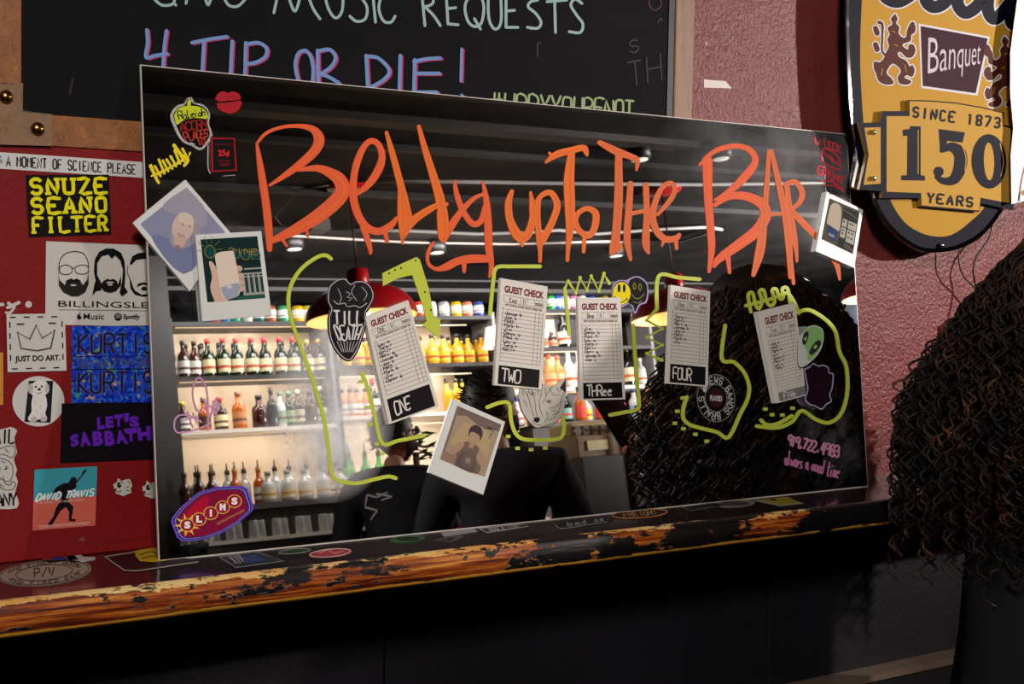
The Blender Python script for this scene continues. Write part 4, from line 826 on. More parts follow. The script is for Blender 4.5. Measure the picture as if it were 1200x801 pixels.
sst(oval(861,589.5,24,4.6,-.05), (96,90,84), 'grey oval sticker, right of the orange-rimmed one', draw=lambda d: d.ell(861,589.5,17,2.4,(50,44,44),1))
sst([(797,594),(836,588),(850,592),(808,599)], (24,22,24), 'black rectangular sticker between the two oval stickers', draw=lambda d: d.stroke([(799,594),(836,589),(847,592),(809,598),(799,594)], .6, (90,86,80), 1, 0))
sst([(884,586),(922,581.5),(941,589.5),(914,592.5)], (120,104,22), 'olive yellow sticker near the right end of the shelf', draw=lambda d: (d.stroke([(884,586),(914,592),(941,589)], .8, (130,126,120), 1, 0), d.ell(906,585,4,1,(30,26,14),2)))
# ================================================================== beer sign
SY = .055; AC = mat((225, 228, 230), .04, key='clear_acrylic', trans=1, ior=1.49); NAVY = (9, 10, 28); GOLD = (182, 136, 40); MAROON = (50, 4, 30); BRN = (78, 34, 22); SW = (206, 204, 208)
OUT = [(998,145),(995,112),(992.5,60),(992,10),(996,-60),(1010,-120),(1040,-165),(1085,-190),(1130,-190),(1178,-160),(1206,-110),(1218,-50),(1220,40),(1215,110),(1205,180),(1190,222),(1172,250),(1160,266),(1145,280),(1122,291),(1100,294.5),(1077,293),(1052,277),(1032,255),(1019,224),(998,218),(1003,181)]
INN = [(1012,145),(1009,100),(1008,60),(1010,0),(1014,-60),(1030,-110),(1060,-145),(1100,-158),(1140,-145),(1172,-110),(1192,-50),(1196,30),(1192,110),(1180,190),(1155,240),(1140,257),(1115,275),(1090,276),(1067,266),(1052,250),(1040,227),(1030,200),(1018,175)]
sg = empty('beer_sign', V((W(1095,60).x, 0, W(1095,293).z)), 'large layered gold and navy oval beer sign with a 150 years plaque', 'sign')
SP_ = on_wall(SY); OUTS = smooth_pts(OUT+[OUT[0]], 4)[:-1]
def plate_(name, pts, front, thick, m): b = MB(); P = on_wall(front); b.prism([P(x, y) for x, y in pts], V((0, thick, 0)), m); return b.build(name, sg)
backm = mat((24, 24, 30), .4)
plate_('back_panel', [(x*.985+1096*.015, y*.985+50*.015) for x, y in OUTS], SY-.014, .008, backm)
plate_('clear_panel', OUTS, SY, .004, AC); plate_('clear_panel', [((x-1096)*1.004+1096, (y-50)*1.004+50) for x, y in OUTS], SY-.007, .004, AC)
OVAL = [(1007,145)]+[(x+8, y) for x, y in OUT[1:4]]+[(x+2 if x < 1100 else x-6, y+6) for x, y in OUT[4:14]]+[(x-5, y-3) for x, y in OUT[14:20]]+[(1099,291),(1078,289.5),(1055,274),(1036,252),(1022,222),(1009,200)]
OVAL = [(1000,145),(998.5,112),(996.5,60),(996,10),(1000,-60),(1014,-117),(1043,-160),(1087,-184),(1128,-184),(1175,-155),(1202,-106),(1213,-50),(1215,40),(1210,108),(1200,178),(1186,219),(1169,247),(1157,263),(1143,276),(1121,287),(1100,290.5),(1079,289),(1055,274),(1036,252),(1023,224),(1008,200)]
d = Draw(on_wall(SY+.0002), .0002); d.poly(smooth_pts(OVAL+[OVAL[0]], 4)[:-1], NAVY, 0); d.poly(smooth_pts(INN+[INN[0]], 4)[:-1], GOLD, 1)
# script word, only its lower bowls are in the picture
SCR = [[(1078,-52),(1050,-52),(1032,-30),(1036,-6),(1052,2),(1070,-8),(1080,-20)], [(1104,-40),(1088,-28),(1084,-4),(1093,8),(1108,2),(1118,-22),(1104,-40)], [(1144,-32),(1128,-20),(1122,2),(1131,15),(1146,6),(1155,-14),(1144,-32)],
       [(1172,-30),(1160,-10),(1158,12),(1166,22),(1180,8),(1196,-16)], [(1200,-14),(1187,10),(1185,26),(1194,28),(1206,16)]]
for s_ in SCR: d.stroke(s_, 18, SW, 2)
for s_ in SCR: d.stroke(s_, 14.5, NAVY, 4)
d.poly([(1076.5,27.5),(1160,43),(1145.5,112),(1079.5,103)], SW, 2); d.poly([(1079,30.5),(1157.5,45),(1143.5,109),(1081.5,100.5)], MAROON, 4)
d.textq('Banquet', [(1088,44),(1150,47),(1148,84),(1087,100)], (200,186,194), 6, bold=-.005)
LB = [(1049,16),(1052,22),(1050,27),(1054,32),(1053,39),(1058,44),(1062,43),(1063,36),(1067,27),(1071,26),(1073,32),(1072,38),(1068,41),(1067,48),(1059,51),(1058,54),(1064,58),(1065,53),(1070,52),(1073,59),(1069,67),(1062,67),(1056,61),(1052,62),(1054,67),(1062,71),(1066,78),(1069,76),(1072,82),(1069,90),(1063,88),(1060,91),(1068,95),(1064,99),(1055,98),(1052,91),(1056,83),(1050,76),(1045,75),(1041,80),(1039,86),(1045,92),(1047,98),(1038,99),(1030,95),(1027,87),(1024,79),(1025,72),(1031,73),(1036,68),(1038,62),(1042,54),(1040,46),(1043,40),(1040,33),(1046,28),(1044,22)]
LT = [[(1030,26,4),(1034,29,3),(1034,44,2.4),(1034,60,2.4),(1040,66,3)], [(1026,33,6),(1028,39,6)], [(1026,52,6),(1028,58,6)]]
for mir in (0, 1):
    f = (lambda x, y: (x, y)) if not mir else (lambda x, y: (2226-x, y+26-(1048-x)*.02))
    P = smooth_pts([f(x, y) for x, y in LB+[LB[0]]], 3)
    d.stroke([(x, y, 3) for x, y in P], None, print_mat(SW), 2, 0)
    for s_ in LT: d.stroke([(*f(x, y), w_+2.6) for x, y, w_ in s_], None, print_mat(SW), 2)
    d.poly(P[:-1], BRN, 4)
    for s_ in LT: d.stroke([(*f(x, y), w_) for x, y, w_ in s_], None, print_mat(BRN), 4)
    for a_ in ([(1046,36),(1049,38)], [(1048,52),(1052,54)], [(1034,80),(1033,88)], [(1060,76),(1062,84)]): d.stroke([f(x, y) for x, y in a_], .9, GOLD, 6, 0)
d.build('printed_face', sg)
PQ = [(1007,144),(1032,143),(1034,130),(1065,130),(1065,117),(1090,117.5),(1120,120),(1150,125),(1177,132),(1176,146),(1188,149),(1189,180),(1188,246),(1149,238),(1148,248),(1079,242),(1078,232),(1033,232),(1034,224),(1007,222),(1016,181)]
plate_('plaque', PQ, SY+.010, .006, mat((150, 120, 60), .2, key='plaque_acrylic'))
d = Draw(on_wall(SY+.0103), .0002); d.poly(PQ, NAVY, 0)
YG2 = (186, 142, 56)
d.poly([(1039,136),(1066,136),(1066,118.5),(1090,119),(1120,121.5),(1150,126.5),(1175.5,133),(1175,147.5),(1184,150.5),(1185,180),(1184,238),(1149,231.5),(1147.5,246.5),(1080,240.5),(1079.5,226),(1039,224.5)], YG2, 1)
d.poly([(1013,149.5),(1032,149),(1032,215),(1012,216.5),(1018,181)], YG2, 1)
# digits
d.poly([(1058,159),(1058,152),(1066,151),(1067,147.5),(1079,148),(1079,205),(1084,206),(1084,211.5),(1056,211),(1056,205.5),(1063,205),(1063.5,159)], NAVY, 3); d.stroke([(1076,152),(1076,204)], 1, YG2, 5, 0, cap=False)
d.poly([(1100,151),(1131,155),(1128,167),(1110,165),(1108,176),(1102,178)], NAVY, 3)
d.stroke([(1104,176,6),(1115,172,11),(1125,180,15),(1125,196,15),(1118,210,12),(1106,212,8),(1098,207,6)], None, print_mat(NAVY), 3); d.ell(1100,201,6,6,NAVY,3)
d.stroke([(1128,172,1.2),(1132,184,1.2),(1131,200,1.2)], None, print_mat(YG2), 5)
d.ell(1159,189,20.5,32,NAVY,3,rot=-.03); d.ell(1159,189,6,22,YG2,5,rot=-.03); d.stroke([(1172,168,1.2),(1176,188,1.2),(1173,206,1.2)], None, print_mat(YG2), 5)
d.hand('SINCE 1873', [(1071,125.5),(1172,138.5),(1171,149.5),(1070,136.5)], 2.7, NAVY, 3, slab=.8, gap=3.4, cap=False)
d.hand('YEARS', [(1088,226.5),(1140,232),(1139,242),(1087,236.5)], 2.7, NAVY, 3, slab=.8, gap=3.2, cap=False)
d.build('plaque_print', sg)
for x, y in ((1021.5,155),(1021.5,209),(1101,287.5),(1199,40)):
    b = MB(); c_ = on_wall(SY+.0105 if y < 250 else SY)(x, y); b.lathe([(.0042, -.002), (.0042, .006), (.0035, .008), (.001, .0085)], c_, mat((196, 186, 170), .2, 1), 14, (0, -1, 0)); b.build('standoff_bolt', sg)
b = MB()
for x, y in ((1021.5,155),(1101,287.5),(1199,40),(1060,-120)): b = MB(); c_ = on_wall(SY-.014)(x, y); b.tube([c_+V((0,.0,0)), V((c_.x, -.0003, c_.z))], .006, mat((60,60,60), .4), 8); b.build('wall_spacer', sg)

# curled white paper beside the sign
fnp = on_wall(.079); b = MB(); P = [(1194,-14),(1188,30),(1184,62),(1184,110),(1187.5,150),(1184.5,182),(1185.5,239),(1230,228),(1262,220),(1262,-14)]
b.prism([fnp(x, y) for x, y in P], V((0, .0006, 0)), mat((236, 234, 230), .45)); pap = tag(b.build('paper_poster'), 'plain white curled paper hanging over the right edge of the beer sign', 'poster')
d = Draw(on_wall(.0793), .0002); d.stroke([(1202,190,1.6),(1197,212,1.8),(1195,228,1.8)], None, print_mat((150,120,110)), 1); d.stroke([(1195,226),(1194,235)], 1.6, (50,50,70), 2, 0); d.ell(1201,225.5,4,3.4,(186,120,30),1); d.build('printed_marks', pap)
# cables and adapter under the sign
CB = mat((22, 18, 20), .45, key='cable_rubber')
def cable(pts, r_, label, off):
    b = MB(); P = [on_wall(off[0]+(off[1]-off[0])*i/(len(pts)-1))(x, y) for i, (x, y) in enumerate(pts)]; b.tube([V(p) for p in smooth_pts([tuple(p) for p in P], 6)], r_, CB, 6)
    return tag(b.build('power_cable'), label, 'cable', 'cables under the beer sign')
cable([(1124,284),(1123.5,300),(1125,314),(1132,327),(1142,337),(1152,350),(1160,372)], .0014, 'thin black cable dropping from the sign bottom, left of the two', (.03, .03))
cable([(1163,258),(1160,277),(1151,291),(1144,302),(1140.5,317),(1143,335),(1141,352),(1138,366),(1140,380)], .0018, 'black cable curving down from the right of the sign bottom', (.03, .03))
b = MB(); P = on_wall(.045)(1143, 392); b.box((P.x-.013, -.045, P.z-.03), (P.x+.013, -.014, P.z+.03), mat((20, 17, 18), .4)); tag(b.build('power_adapter', bevel=.003), 'small black power adapter hanging below the sign cables', 'adapter')
# ================================================================== the room the mirror looks into
def rfz(px, py, z):                                    # where the mirrored sight line meets height z (above the shelf)
    P = hit(px, py, MP, MN); d = ray(px, py); r = d - MN*(2*d.dot(MN)); return P + r*((Z0+z-P.z)/r.z)
BLK = mat((14, 13, 14), .45, key='black_laminate'); STEEL = mat((150, 150, 152), .3, 1, key='steel'); CREAM = mat((212, 190, 162), .6, key='cream_backing')
YS = -8.0; YB = -8.32
def bay(x0, x1, zs, xcream, label, edgecol, zcounter):
    t = empty('back_bar_cabinet', V(((x0+x1)/2, YB, 0)), label, 'cabinet')
    b = MB(); b.box((x0, YB-.03, Z0+zcounter), (xcream, YB, Z0+zs[0]+.02), CREAM); b.build('back_panel', t)
    if xcream < x1: b = MB(); b.box((xcream, YB-.03, Z0+zcounter), (x1, YB, Z0+zs[0]), BLK); b.build('back_panel', t)
    for x in (x0-.03, x1): b = MB(); b.box((x, YB, 0), (x+.03, YS, Z0+zs[0]+.03), BLK if x < x1 or edgecol == 0 else mat((120,118,116), .4)); b.build('upright', t)
    for i, z in enumerate(zs):
        b = MB(); b.box((x0, YB, Z0+z-.03), (x1, YS, Z0+z), [BLK, BLK, mat((216,208,196), .5)][min(i, 2)] if edgecol else BLK); b.build('shelf_board', t)
    b = MB(); b.box((x0, YB, 0), (x1, YS-.0, Z0+zcounter-.04), BLK); b.build('base_unit', t)
    return t
bay(3.13, 4.36, [1.84, 1.44, 1.05], 4.36, 'tall lit bottle cabinet with cream back, at the left of the back bar', 1, .47)
bay(4.42, 5.88, [1.875, 1.49, 1.10], 5.66, 'tall lit bottle cabinet with cream back, in the middle of the back bar', 1, .47)
bay(5.98, 7.55, [1.93, 1.60, 1.25], 6.75, 'tall dark bottle cabinet at the right of the back bar beside the pendant', 1, .93)
b = MB(); b.box((3.0, YS-.0, Z0+.44), (6.0, YS+.35, Z0+.48), mat((70,68,70), .3)); b.box((3.0, YS, 0), (6.0, YS+.32, Z0+.44), BLK); tag(b.build('back_counter'), 'dark counter along the back bar under the bottle cabinets', 'counter')
b = MB(); b.box((3.0, YS+.36, Z0+.21), (5.6, YS+.66, Z0+.235), mat((176,172,168), .35)); b.box((3.0, YS+.36, 0), (5.6, YS+.62, Z0+.21), BLK); tag(b.build('glass_rail'), 'low steel-edged ledge with upturned glasses in front of the back counter', 'ledge')
b = MB(); b.box((2.0, -6.1, 0), (9.0, -5.6, 1.02), BLK); b.box((1.95, -6.15, 1.02), (9.05, -5.5, 1.06), mat((34,26,22), .25)); tag(b.build('bar_counter'), 'long black bar counter standing before the back bar', 'counter')
b = MB(); b.box((2.62, YB, 0), (3.08, YS+.1, CEILZ), mat((30,29,31), .5)); structure(b.build('trim_2'))
b = MB(); b.box((3.0, YB-.05, Z0+2.06), (9.5, YS+.06, Z0+2.09), mat((40,39,39), .5)); b.box((3.0, YB-.05, Z0+2.09), (9.5, YS, CEILZ), mat((6,6,6), .8, spec=.1)); b.box((3.0, YB-.05, Z0+2.15), (9.5, YS+.04, Z0+2.165), mat((46,45,45), .5)); structure(b.build('trim_3'))
for x, l_ in ((3.74, 1.15), (5.05, 1.2), (6.45, .8)):       # strip lamps of the cabinets
    for z in ((1.80, 1.40, 1.01) if x < 6 else (1.89, 1.56, 1.21)):
        k = MB(); k.box((x-l_/2, YS-.05, Z0+z+.002), (x+l_/2, YS-.038, Z0+z+.0095), mat((255,226,190), .5, key='lamp_strip', emit=.3))
        tag(k.build('strip_lamp'), 'warm strip lamp under the %s shelf of the %s cabinet' % ({1.80:'top',1.89:'top',1.40:'middle',1.56:'middle'}.get(z,'lowest'), 'left' if x < 4 else 'middle' if x < 6 else 'right dark'), 'lamp', 'strip lamps under the back bar shelves')
        lamp('strip_light', 'AREA', (x, YS-.03, Z0+z-.012), (x, YB+.02, Z0+z-.34), 3.6 if x < 6 else 2.0, (1, .92, .82), l_, .03)
    lamp('cabinet_front_light', 'AREA', (x, YS+1.1, Z0+2.15), (x, YB, Z0+1.2), 26, (1, .96, .92), l_, .3)
# bottles: profile is (radius, height) as fractions of the body
GLS = {'green': mat((16, 34, 18), .12, key='green_glass', coat=.3), 'amber': mat((170, 84, 18), .12, key='amber_spirit', coat=.3), 'honey': mat((206, 150, 30), .12, key='honey_spirit', coat=.3), 'brown': mat((52, 22, 12), .12, key='brown_glass', coat=.3), 'black': mat((14, 12, 13), .15, key='black_glass'),
       'clear': mat((186, 188, 184), .1, key='clear_spirit', coat=.4), 'lime': mat((70, 170, 50), .15, key='lime_glass'), 'pink': mat((190, 90, 96), .15, key='pink_spirit'), 'orange': mat((196, 120, 60), .15, key='orange_spirit')}
PROTO = {}
def bottle(x, y, z, h, r_, glass, lab, cap, label, group, pourer=0, bandcol=None, cat='bottle', can=0):
    key = (h, r_, glass, lab, cap, pourer, can, bandcol)
    loc = V((x, y, Z0+z))
    if key in PROTO:
        src = PROTO[key]; o = src.copy(); COL.objects.link(o); o.location = loc; o['label'] = label; o['group'] = group
        for ch in src.children: c_ = ch.copy(); COL.objects.link(c_); c_.parent = o
        return o
    b = MB(); m = GLS.get(glass) if isinstance(glass, str) else mat(glass, .3, .3 if can else 0)
    if can: b.lathe([(r_*.85, 0), (r_, h*.05), (r_, h*.92), (r_*.82, h)], loc, m, 14)
    else: b.lathe([(r_*.9, 0), (r_, h*.03), (r_, h*.56), (r_*.85, h*.64), (r_*.42, h*.73), (r_*.36, h*.9), (r_*.38, h*.93)], loc, m, 14)
    o = tag(b.build('can' if can else 'bottle', loc=loc), label, 'can' if can else cat, group)
    if lab:
        k = MB(); f0, f1 = (.25, .75) if can else (.12, .46); k.lathe([(r_*1.015, h*f0), (r_*1.015, h*f1)], loc, mat(lab, .6), 14, caps=False); lb_ = k.build('label', o)
        k = MB(); k.lathe([(r_*1.03, h*(f0+.1)), (r_*1.03, h*(f0+.17))], loc, mat(bandcol or (90,60,50), .6), 14, caps=False); k.build('label_band', o)
    if cap and not can:
        k = MB(); k.lathe([(r_*.42, h*.88), (r_*.42, h), (r_*.3, h*1.01)], loc, mat(cap, .4), 10); k.build('cap', o)
    if pourer: k = MB(); k.lathe([(.010, h*1.0), (.007, h*1.03), (.005, h*1.2)], loc, mat((12,12,12), .3), 8); k.build('pourer', o)
    PROTO[key] = o; return o
ORD = ['leftmost', 'second from left', 'third from left', 'fourth from left', 'fifth from left', 'sixth from left', 'seventh from left', 'eighth from left', 'ninth from left', 'tenth from left', 'eleventh from left', 'twelfth from left', 'thirteenth from left', 'fourteenth from left', 'fifteenth from left', 'sixteenth from left']
def short(l, k): return ' '.join(l.replace(',', '').split()[:16-k])
def rowb(p0, p1, n, z, h, r_, glass, lab, cap, label, group, Y=-8.1, **kw):
    for i in range(n):
        px = p0+(p1-p0)*i/max(1, n-1); q_ = rf(px, 430, Y); bottle(q_.x, Y+(i % 2)*.02, z, h, r_, glass, lab, cap, label if n == 1 else short(label, 3)+', '+ORD[i], group, **kw)
CL = (214, 204, 160); WL = (208, 204, 196)
rowb(200, 229, 3, 1.44, .275, .042, 'brown', WL, (20,18,18), 'amber whiskey bottle with white label and black cap, left end of the upper shelf', 'white-label whiskey bottles')
rowb(200, 236, 3, 1.44, .27, .038, 'brown', None, (20,18,18), 'plain brown bottle in the rear row at the left of the upper shelf', 'rear brown bottles', Y=-8.22)
rowb(245, 345, 7, 1.44, .29, .047, 'green', CL, (170,30,40), 'dark green whiskey bottle with cream label and red cap, upper shelf of the left cabinet', 'red-capped green whiskey bottles', bandcol=(170,60,40))
rowb(238, 350, 7, 1.44, .28, .04, 'green', None, (30,24,24), 'dark green bottle in the rear row of the left cabinet', 'rear green bottles', Y=-8.24)
rowb(362, 374, 2, 1.44, .27, .045, 'brown', CL, (190,150,70), 'brown bottle with faded cream label at the shadowed right end of the upper shelf', 'shaded brown bottles')
for px, h, r_, g, l, c_, lb in ((213, .22, .05, 'brown', WL, (190,180,60), 'dark liqueur bottle with white and purple label, leftmost on the lower shelf'), (238, .24, .045, 'amber', (60,40,30), (30,20,20), 'amber bottle with dark label behind the pink scrawl'), (257, .245, .05, 'brown', CL, (190,30,34), 'bourbon bottle with red wax top and cream label'), (279, .28, .052, 'amber', (180,120,70), (110,60,40), 'square amber bourbon bottle with tall neck'),
                         (303, .25, .06, 'brown', None, (30,24,24), 'round brown decanter bottle in the dull middle of the lower shelf'), (318, .30, .04, 'black', None, (16,14,14), 'tall black bottle, left of the green-capped ones'), (328, .27, .04, 'clear', (120,150,120), (60,110,80), 'bottle with pale green label and green cap, lower shelf'), (338, .27, .045, 'green', (120,150,110), (80,120,100), 'green bottle with green label, right of the pale green one'),
                         (349, .28, .045, 'brown', (170,160,140), (200,180,150), 'brown bottle with tan neck foil on the lower shelf'), (363, .27, .045, 'brown', None, (40,30,20), 'dim brown bottle beside the white-labelled one'), (376, .30, .042, 'black', WL, (200,196,188), 'black bottle with tall white label at the right end of the lower shelf')):
    q_ = rf(px, 470, -8.1); bottle(q_.x, -8.1, 1.05, h, r_, g, l, c_, lb, 'mixed bottles on the lower left shelf')
rowb(219, 400, 11, .48, .26, .043, 'clear', None, (40,36,34), 'clear spirit bottle with black pourer on the back counter', 'clear bottles on the back counter', Y=-7.86, pourer=1)
rowb(264, 290, 2, .48, .26, .044, 'amber', WL, (200,120,40), 'amber bottle with black pourer on the back counter', 'amber bottles on the back counter', Y=-7.80, pourer=1)
rowb(205, 236, 3, .48, .25, .043, 'brown', None, (40,30,30), 'brown bottle with black pourer at the left of the back counter', 'brown bottles on the back counter', Y=-7.74, pourer=1)
rowb(302, 386, 5, .48, .22, .052, 'clear', (206,196,170), (150,146,140), 'stout clear bottle with pale label, front row of the back counter', 'front row bottles on the back counter', Y=-7.72, bandcol=(196,140,40))
rowb(398, 450, 4, .48, .33, .044, 'lime', WL, (20,60,24), 'bright green liqueur bottle on the back counter behind the man in glasses', 'green bottles on the back counter', Y=-7.86, pourer=1)
rowb(372, 381, 1, .48, .2, .04, 'pink', WL, (150,60,90), 'pink bottle near the man in glasses', 'pink bottles', Y=-7.70)
rowb(406, 566, 12, 1.49, .245, .046, 'honey', (206,180,40), (26,20,18), 'golden tequila bottle with yellow and red label and black cap', 'golden bottles on the middle cabinet', bandcol=(190,40,30))
rowb(412, 560, 10, 1.49, .25, .04, 'honey', None, (26,20,18), 'golden bottle in the rear row of the middle cabinet', 'rear golden bottles', Y=-8.24)
rowb(397, 424, 4, 1.10, .22, .046, 'orange', WL, (24,20,20), 'short bottle with white label and black cap, lower shelf of the middle cabinet', 'short white-label bottles', bandcol=(120,110,100))
rowb(434, 434, 1, 1.10, .29, .045, 'green', WL, (170,30,40), 'green bottle with red cap beside the check marked ONE', 'red-cap green bottles')
rowb(521, 548, 4, 1.10, .27, .042, 'honey', None, (24,20,18), 'yellow spirit bottle with black cap, lower shelf above the dark-haired man', 'yellow bottles lower shelf')
CANS = [(250,(190,60,50)),(262,(60,120,170)),(274,(60,150,120)),(288,(190,190,190)),(302,(30,90,90)),(316,(150,80,40)),(331,(60,150,100)),(348,(216,170,30)),(360,(190,190,60))]
def cans(L, z, base):
    for i, (px, col) in enumerate(L):
        q_ = rf(px, 360, -8.06); bottle(q_.x, -8.06, z, .125, .044, col, (206,204,198), None, '%s can on the top shelf of the back bar, %s' % (base, ORD[i]), 'cans on the top shelf', can=1, bandcol=col)
cans(CANS[:3], 1.84, 'bright beer'); cans(CANS[3:6], 1.84, 'small drink'); cans(CANS[6:], 1.84, 'green or yellow')
cans([(490,(190,60,50)),(505,(216,214,208)),(520,(170,172,178)),(534,(226,180,30)),(547,(206,120,90)),(560,(60,80,150))], 1.875, 'mixed coloured beer')
cans([(645,(40,150,60)),(653,(40,90,190)),(662,(206,204,210)),(672,(190,120,150)),(682,(206,206,206)),(693,(30,50,130)),(708,(120,120,30)),(720,(160,60,50))], 1.93, 'mixed coloured soda')
for px, z, h, r_, g, l, c_, lb in ((642,1.60,.2,.04,'clear',(120,100,80),(120,110,100),'small clear bottle left on the upper shelf of the dark cabinet'),(652,1.60,.16,.045,'brown',(150,130,110),(150,140,130),'squat bottle on the upper shelf of the dark cabinet'),(666,1.60,.32,.055,'black',(210,214,200),(30,24,24),'large black bottle with white and orange label on the upper shelf'),
  (628,1.25,.3,.05,'clear',WL,(180,150,130),'clear bottle beside the check marked TWO'),(645,1.25,.3,.05,'orange',(214,150,100),(180,60,40),'orange boxed bottle, left on the middle shelf of the dark cabinet'),(655,1.25,.29,.05,'orange',(214,160,120),(190,70,50),'orange bottle, right of the boxed one'),(668,1.25,.33,.05,'clear',WL,(220,220,216),'clear gin bottle with white cap, left one of two'),(680,1.25,.33,.05,'clear',(190,196,190),(220,220,216),'clear gin bottle with white cap, right one of two'),
  (737,1.25,.36,.05,'black',CL,(190,170,110),'black stout bottle with cream label, right of the check marked Three'),(752,1.25,.25,.045,'clear',(200,210,200),(230,226,220),'small clear bottle with pale label near the cabinet edge')):
    q_ = rf(px, 440, -8.1); bottle(q_.x, -8.1, z, h, r_, g, l, c_, lb, 'bottles in the dark cabinet', bandcol=(200,80,30))
cols = [('clear',(214,190,190),(40,60,140)),('pink',(206,80,80),(200,200,200)),('orange',(206,150,60),(40,30,30)),('pink',(190,90,90),(210,206,200)),('black',(120,160,150),(190,190,180)),('amber',(200,60,40),(30,24,24)),('clear',(206,200,60),(60,90,160)),('amber',(196,60,50),(190,30,30)),('clear',(210,206,200),(190,40,40)),('pink',(200,60,60),(30,24,24)),('clear',(120,170,190),(40,60,120)),('orange',(196,140,120),(90,60,50))]
b = MB(); b.box((6.02, YS+.005, Z0+.90), (7.6, -7.7, Z0+.93), BLK); b.box((6.02, YS+.005, 0), (7.55, -7.8, Z0+.90), mat((48,38,30), .5)); tag(b.build('side_counter'), 'dark brown side counter crowded with liqueur bottles at the right of the back bar', 'counter')
for i, (g, l, c_) in enumerate(cols):
    px = 606+i*13.5; q_ = rf(px, 480, -7.85); bottle(q_.x, -7.85+.04*(i % 3), .93, .23+.03*((i*7) % 3), .048, g, l, c_, 'coloured liqueur bottle standing on the side counter, '+ORD[i], 'liqueur bottles on the side counter', bandcol=(190,50,50))
def glassware(n, p0, p1):
    gm = mat((210, 212, 212), .08, key='glassware', trans=.7)
    src = None
    for i in range(n):
        q_ = rf(p0+(p1-p0)*i/(n-1), 615, -7.45); loc = V((q_.x, -7.45-(i % 2)*.08, Z0+.235))
        if src is None:
            k = MB(); k.lathe([(.034, 0), (.036, .002), (.031, .11), (.029, .12)], loc, gm, 12); src = o = k.build('drinking_glass', loc=loc)
        else: o = src.copy(); COL.objects.link(o); o.location = loc
        tag(o, 'upturned clear drinking glass on the steel-edged ledge, '+ORD[i], 'glass', 'upturned glasses on the ledge')
glassware(16, 215, 420)
# white lamp shade
q_ = rf(583, 405, -7.9); t = empty('table_lamp', V((q_.x, -7.9, Z0+1.49)), 'small lamp with a white tapered shade between the cabinets', 'lamp')
k = MB(); k.lathe([(.12, .10), (.085, .27)], t.location, mat((226,222,214), .6, emit=.6), 16, caps=False); k.build('lamp_shade', t); k = MB(); k.lathe([(.04, 0), (.04, .01), (.01, .03), (.01, .14)], t.location, BLK, 10); k.build('base', t)
# cash register and rack
q_ = rf(690, 520, -6.6); t = empty('cash_register', V((q_.x, -6.6, 0)), 'old brown and grey cash register with keys, by the side counter', 'register')
L0 = V((q_.x, -6.6, 1.06)); zc = rf(690, 535, -6.6).z
b = MB(); b.box((L0.x-.26, -6.8, 0), (L0.x+.26, -6.35, zc-.02), BLK); b.build('stand', t)
b = MB(); b.box((L0.x-.24, -6.78, zc-.02), (L0.x+.24, -6.42, zc+.14), mat((112,90,66), .4)); b.build('drawer_case', t, bevel=.01)
b = MB(); b.box((L0.x-.22, -6.78, zc+.14), (L0.x+.2, -6.5, zc+.25), mat((150,128,92), .4)); b.build('display_case', t, bevel=.02)
b = MB(); b.box((L0.x-.16, -6.42, zc+.03), (L0.x+.02, -6.405, zc+.1), mat((196,186,150), .5)); b.build('nameplate', t)
for i in range(5):
    for j in range(2): k = MB(); k.box((L0.x-.2+i*.075, -6.49, zc+.15+j*.04), (L0.x-.15+i*.075, -6.475, zc+.175+j*.04), mat((70,64,60), .4)); k.build('key', t)
q_ = rf(786, 510, -6.4); t = empty('wire_rack', V((q_.x, -6.4, 0)), 'white metal wire rack holding cups and packets, right of the register', 'rack')
zr = rf(770, 500, -6.4).z
for z in (zr, zr-.28): b = MB(); b.box((q_.x-.42, -6.6, z-.015), (q_.x+.36, -6.3, z+.01), mat((176,174,172), .4)); b.build('shelf_board', t)
for x in (-.42, -.3, .34): b = MB(); b.box((q_.x+x, -6.32, 0), (q_.x+x+.03, -6.29, zr+.01), mat((200,198,194), .4)); b.build('post', t)
for i, col in enumerate(((206,190,196),(200,40,60),(60,90,170),(190,190,60),(150,146,144),(180,60,120))):
    k = MB(); x = q_.x-.34+i*.11; k.lathe([(.035,0),(.042,.13)], (x, -6.42, zr-.27), mat(col,.5), 12); o = tag(k.build('paper_cup'), 'small %s cup on the lower shelf of the white wire rack' % ['pale pink','red','blue','yellow','grey','magenta'][i], 'cup', 'cups on the wire rack')
# pendants
RED = mat((196, 14, 26), .3, key='red_enamel', coat=.5); DKR = mat((60, 8, 12), .35, key='dark_red_enamel')
def pendant(px, py, Y, R_, label, zr_):
    c_ = rf(px, py, Y); x, y, z = c_.x, Y, c_.z
    t = empty('pendant_lamp', V((x, y, z)), label, 'pendant lamp')
    k = MB(); prof_ = [(R_*cos(a)**.9 if a < 1.55 else .04, R_*.62*sin(a)) for a in [i*1.4/10 for i in range(11)]]
    k.lathe(prof_, (x, y, z), RED, 32, caps=False); k.build('shade', t)
    k = MB(); k.lathe([(r_*.985, h_-.004) for r_, h_ in prof_], (x, y, z), mat((236,196,140), .6, key='shade_inside'), 32, caps=False); k.build('shade_lining', t)
    zt = prof_[-1][1]; k = MB(); k.lathe([(R_*.13, zt-.03), (R_*.2, zt), (R_*.19, zt+.09), (R_*.13, zt+.10)], (x, y, z), RED, 20); k.build('cap', t)
    k = MB(); k.tube([(x, y, z+zt+.09), (x, y, CEILZ-.02)], .006, DKR, 6); k.build('cord', t)
    k = MB(); k.lathe([(.15, -.0), (.13, -.03), (.03, -.045)], (x, y, CEILZ-.0005), RED, 20); k.build('ceiling_canopy', t)
    k = MB(); k.ball((x, y, z+.08), .045, mat((255, 214, 150), .5, key='bulb', emit=14)); k.build('bulb', t)
    lamp('pendant_bulb_light', 'POINT', (x, y, z+.01), (x, y, 0), 9, (1, .78, .5), .05)
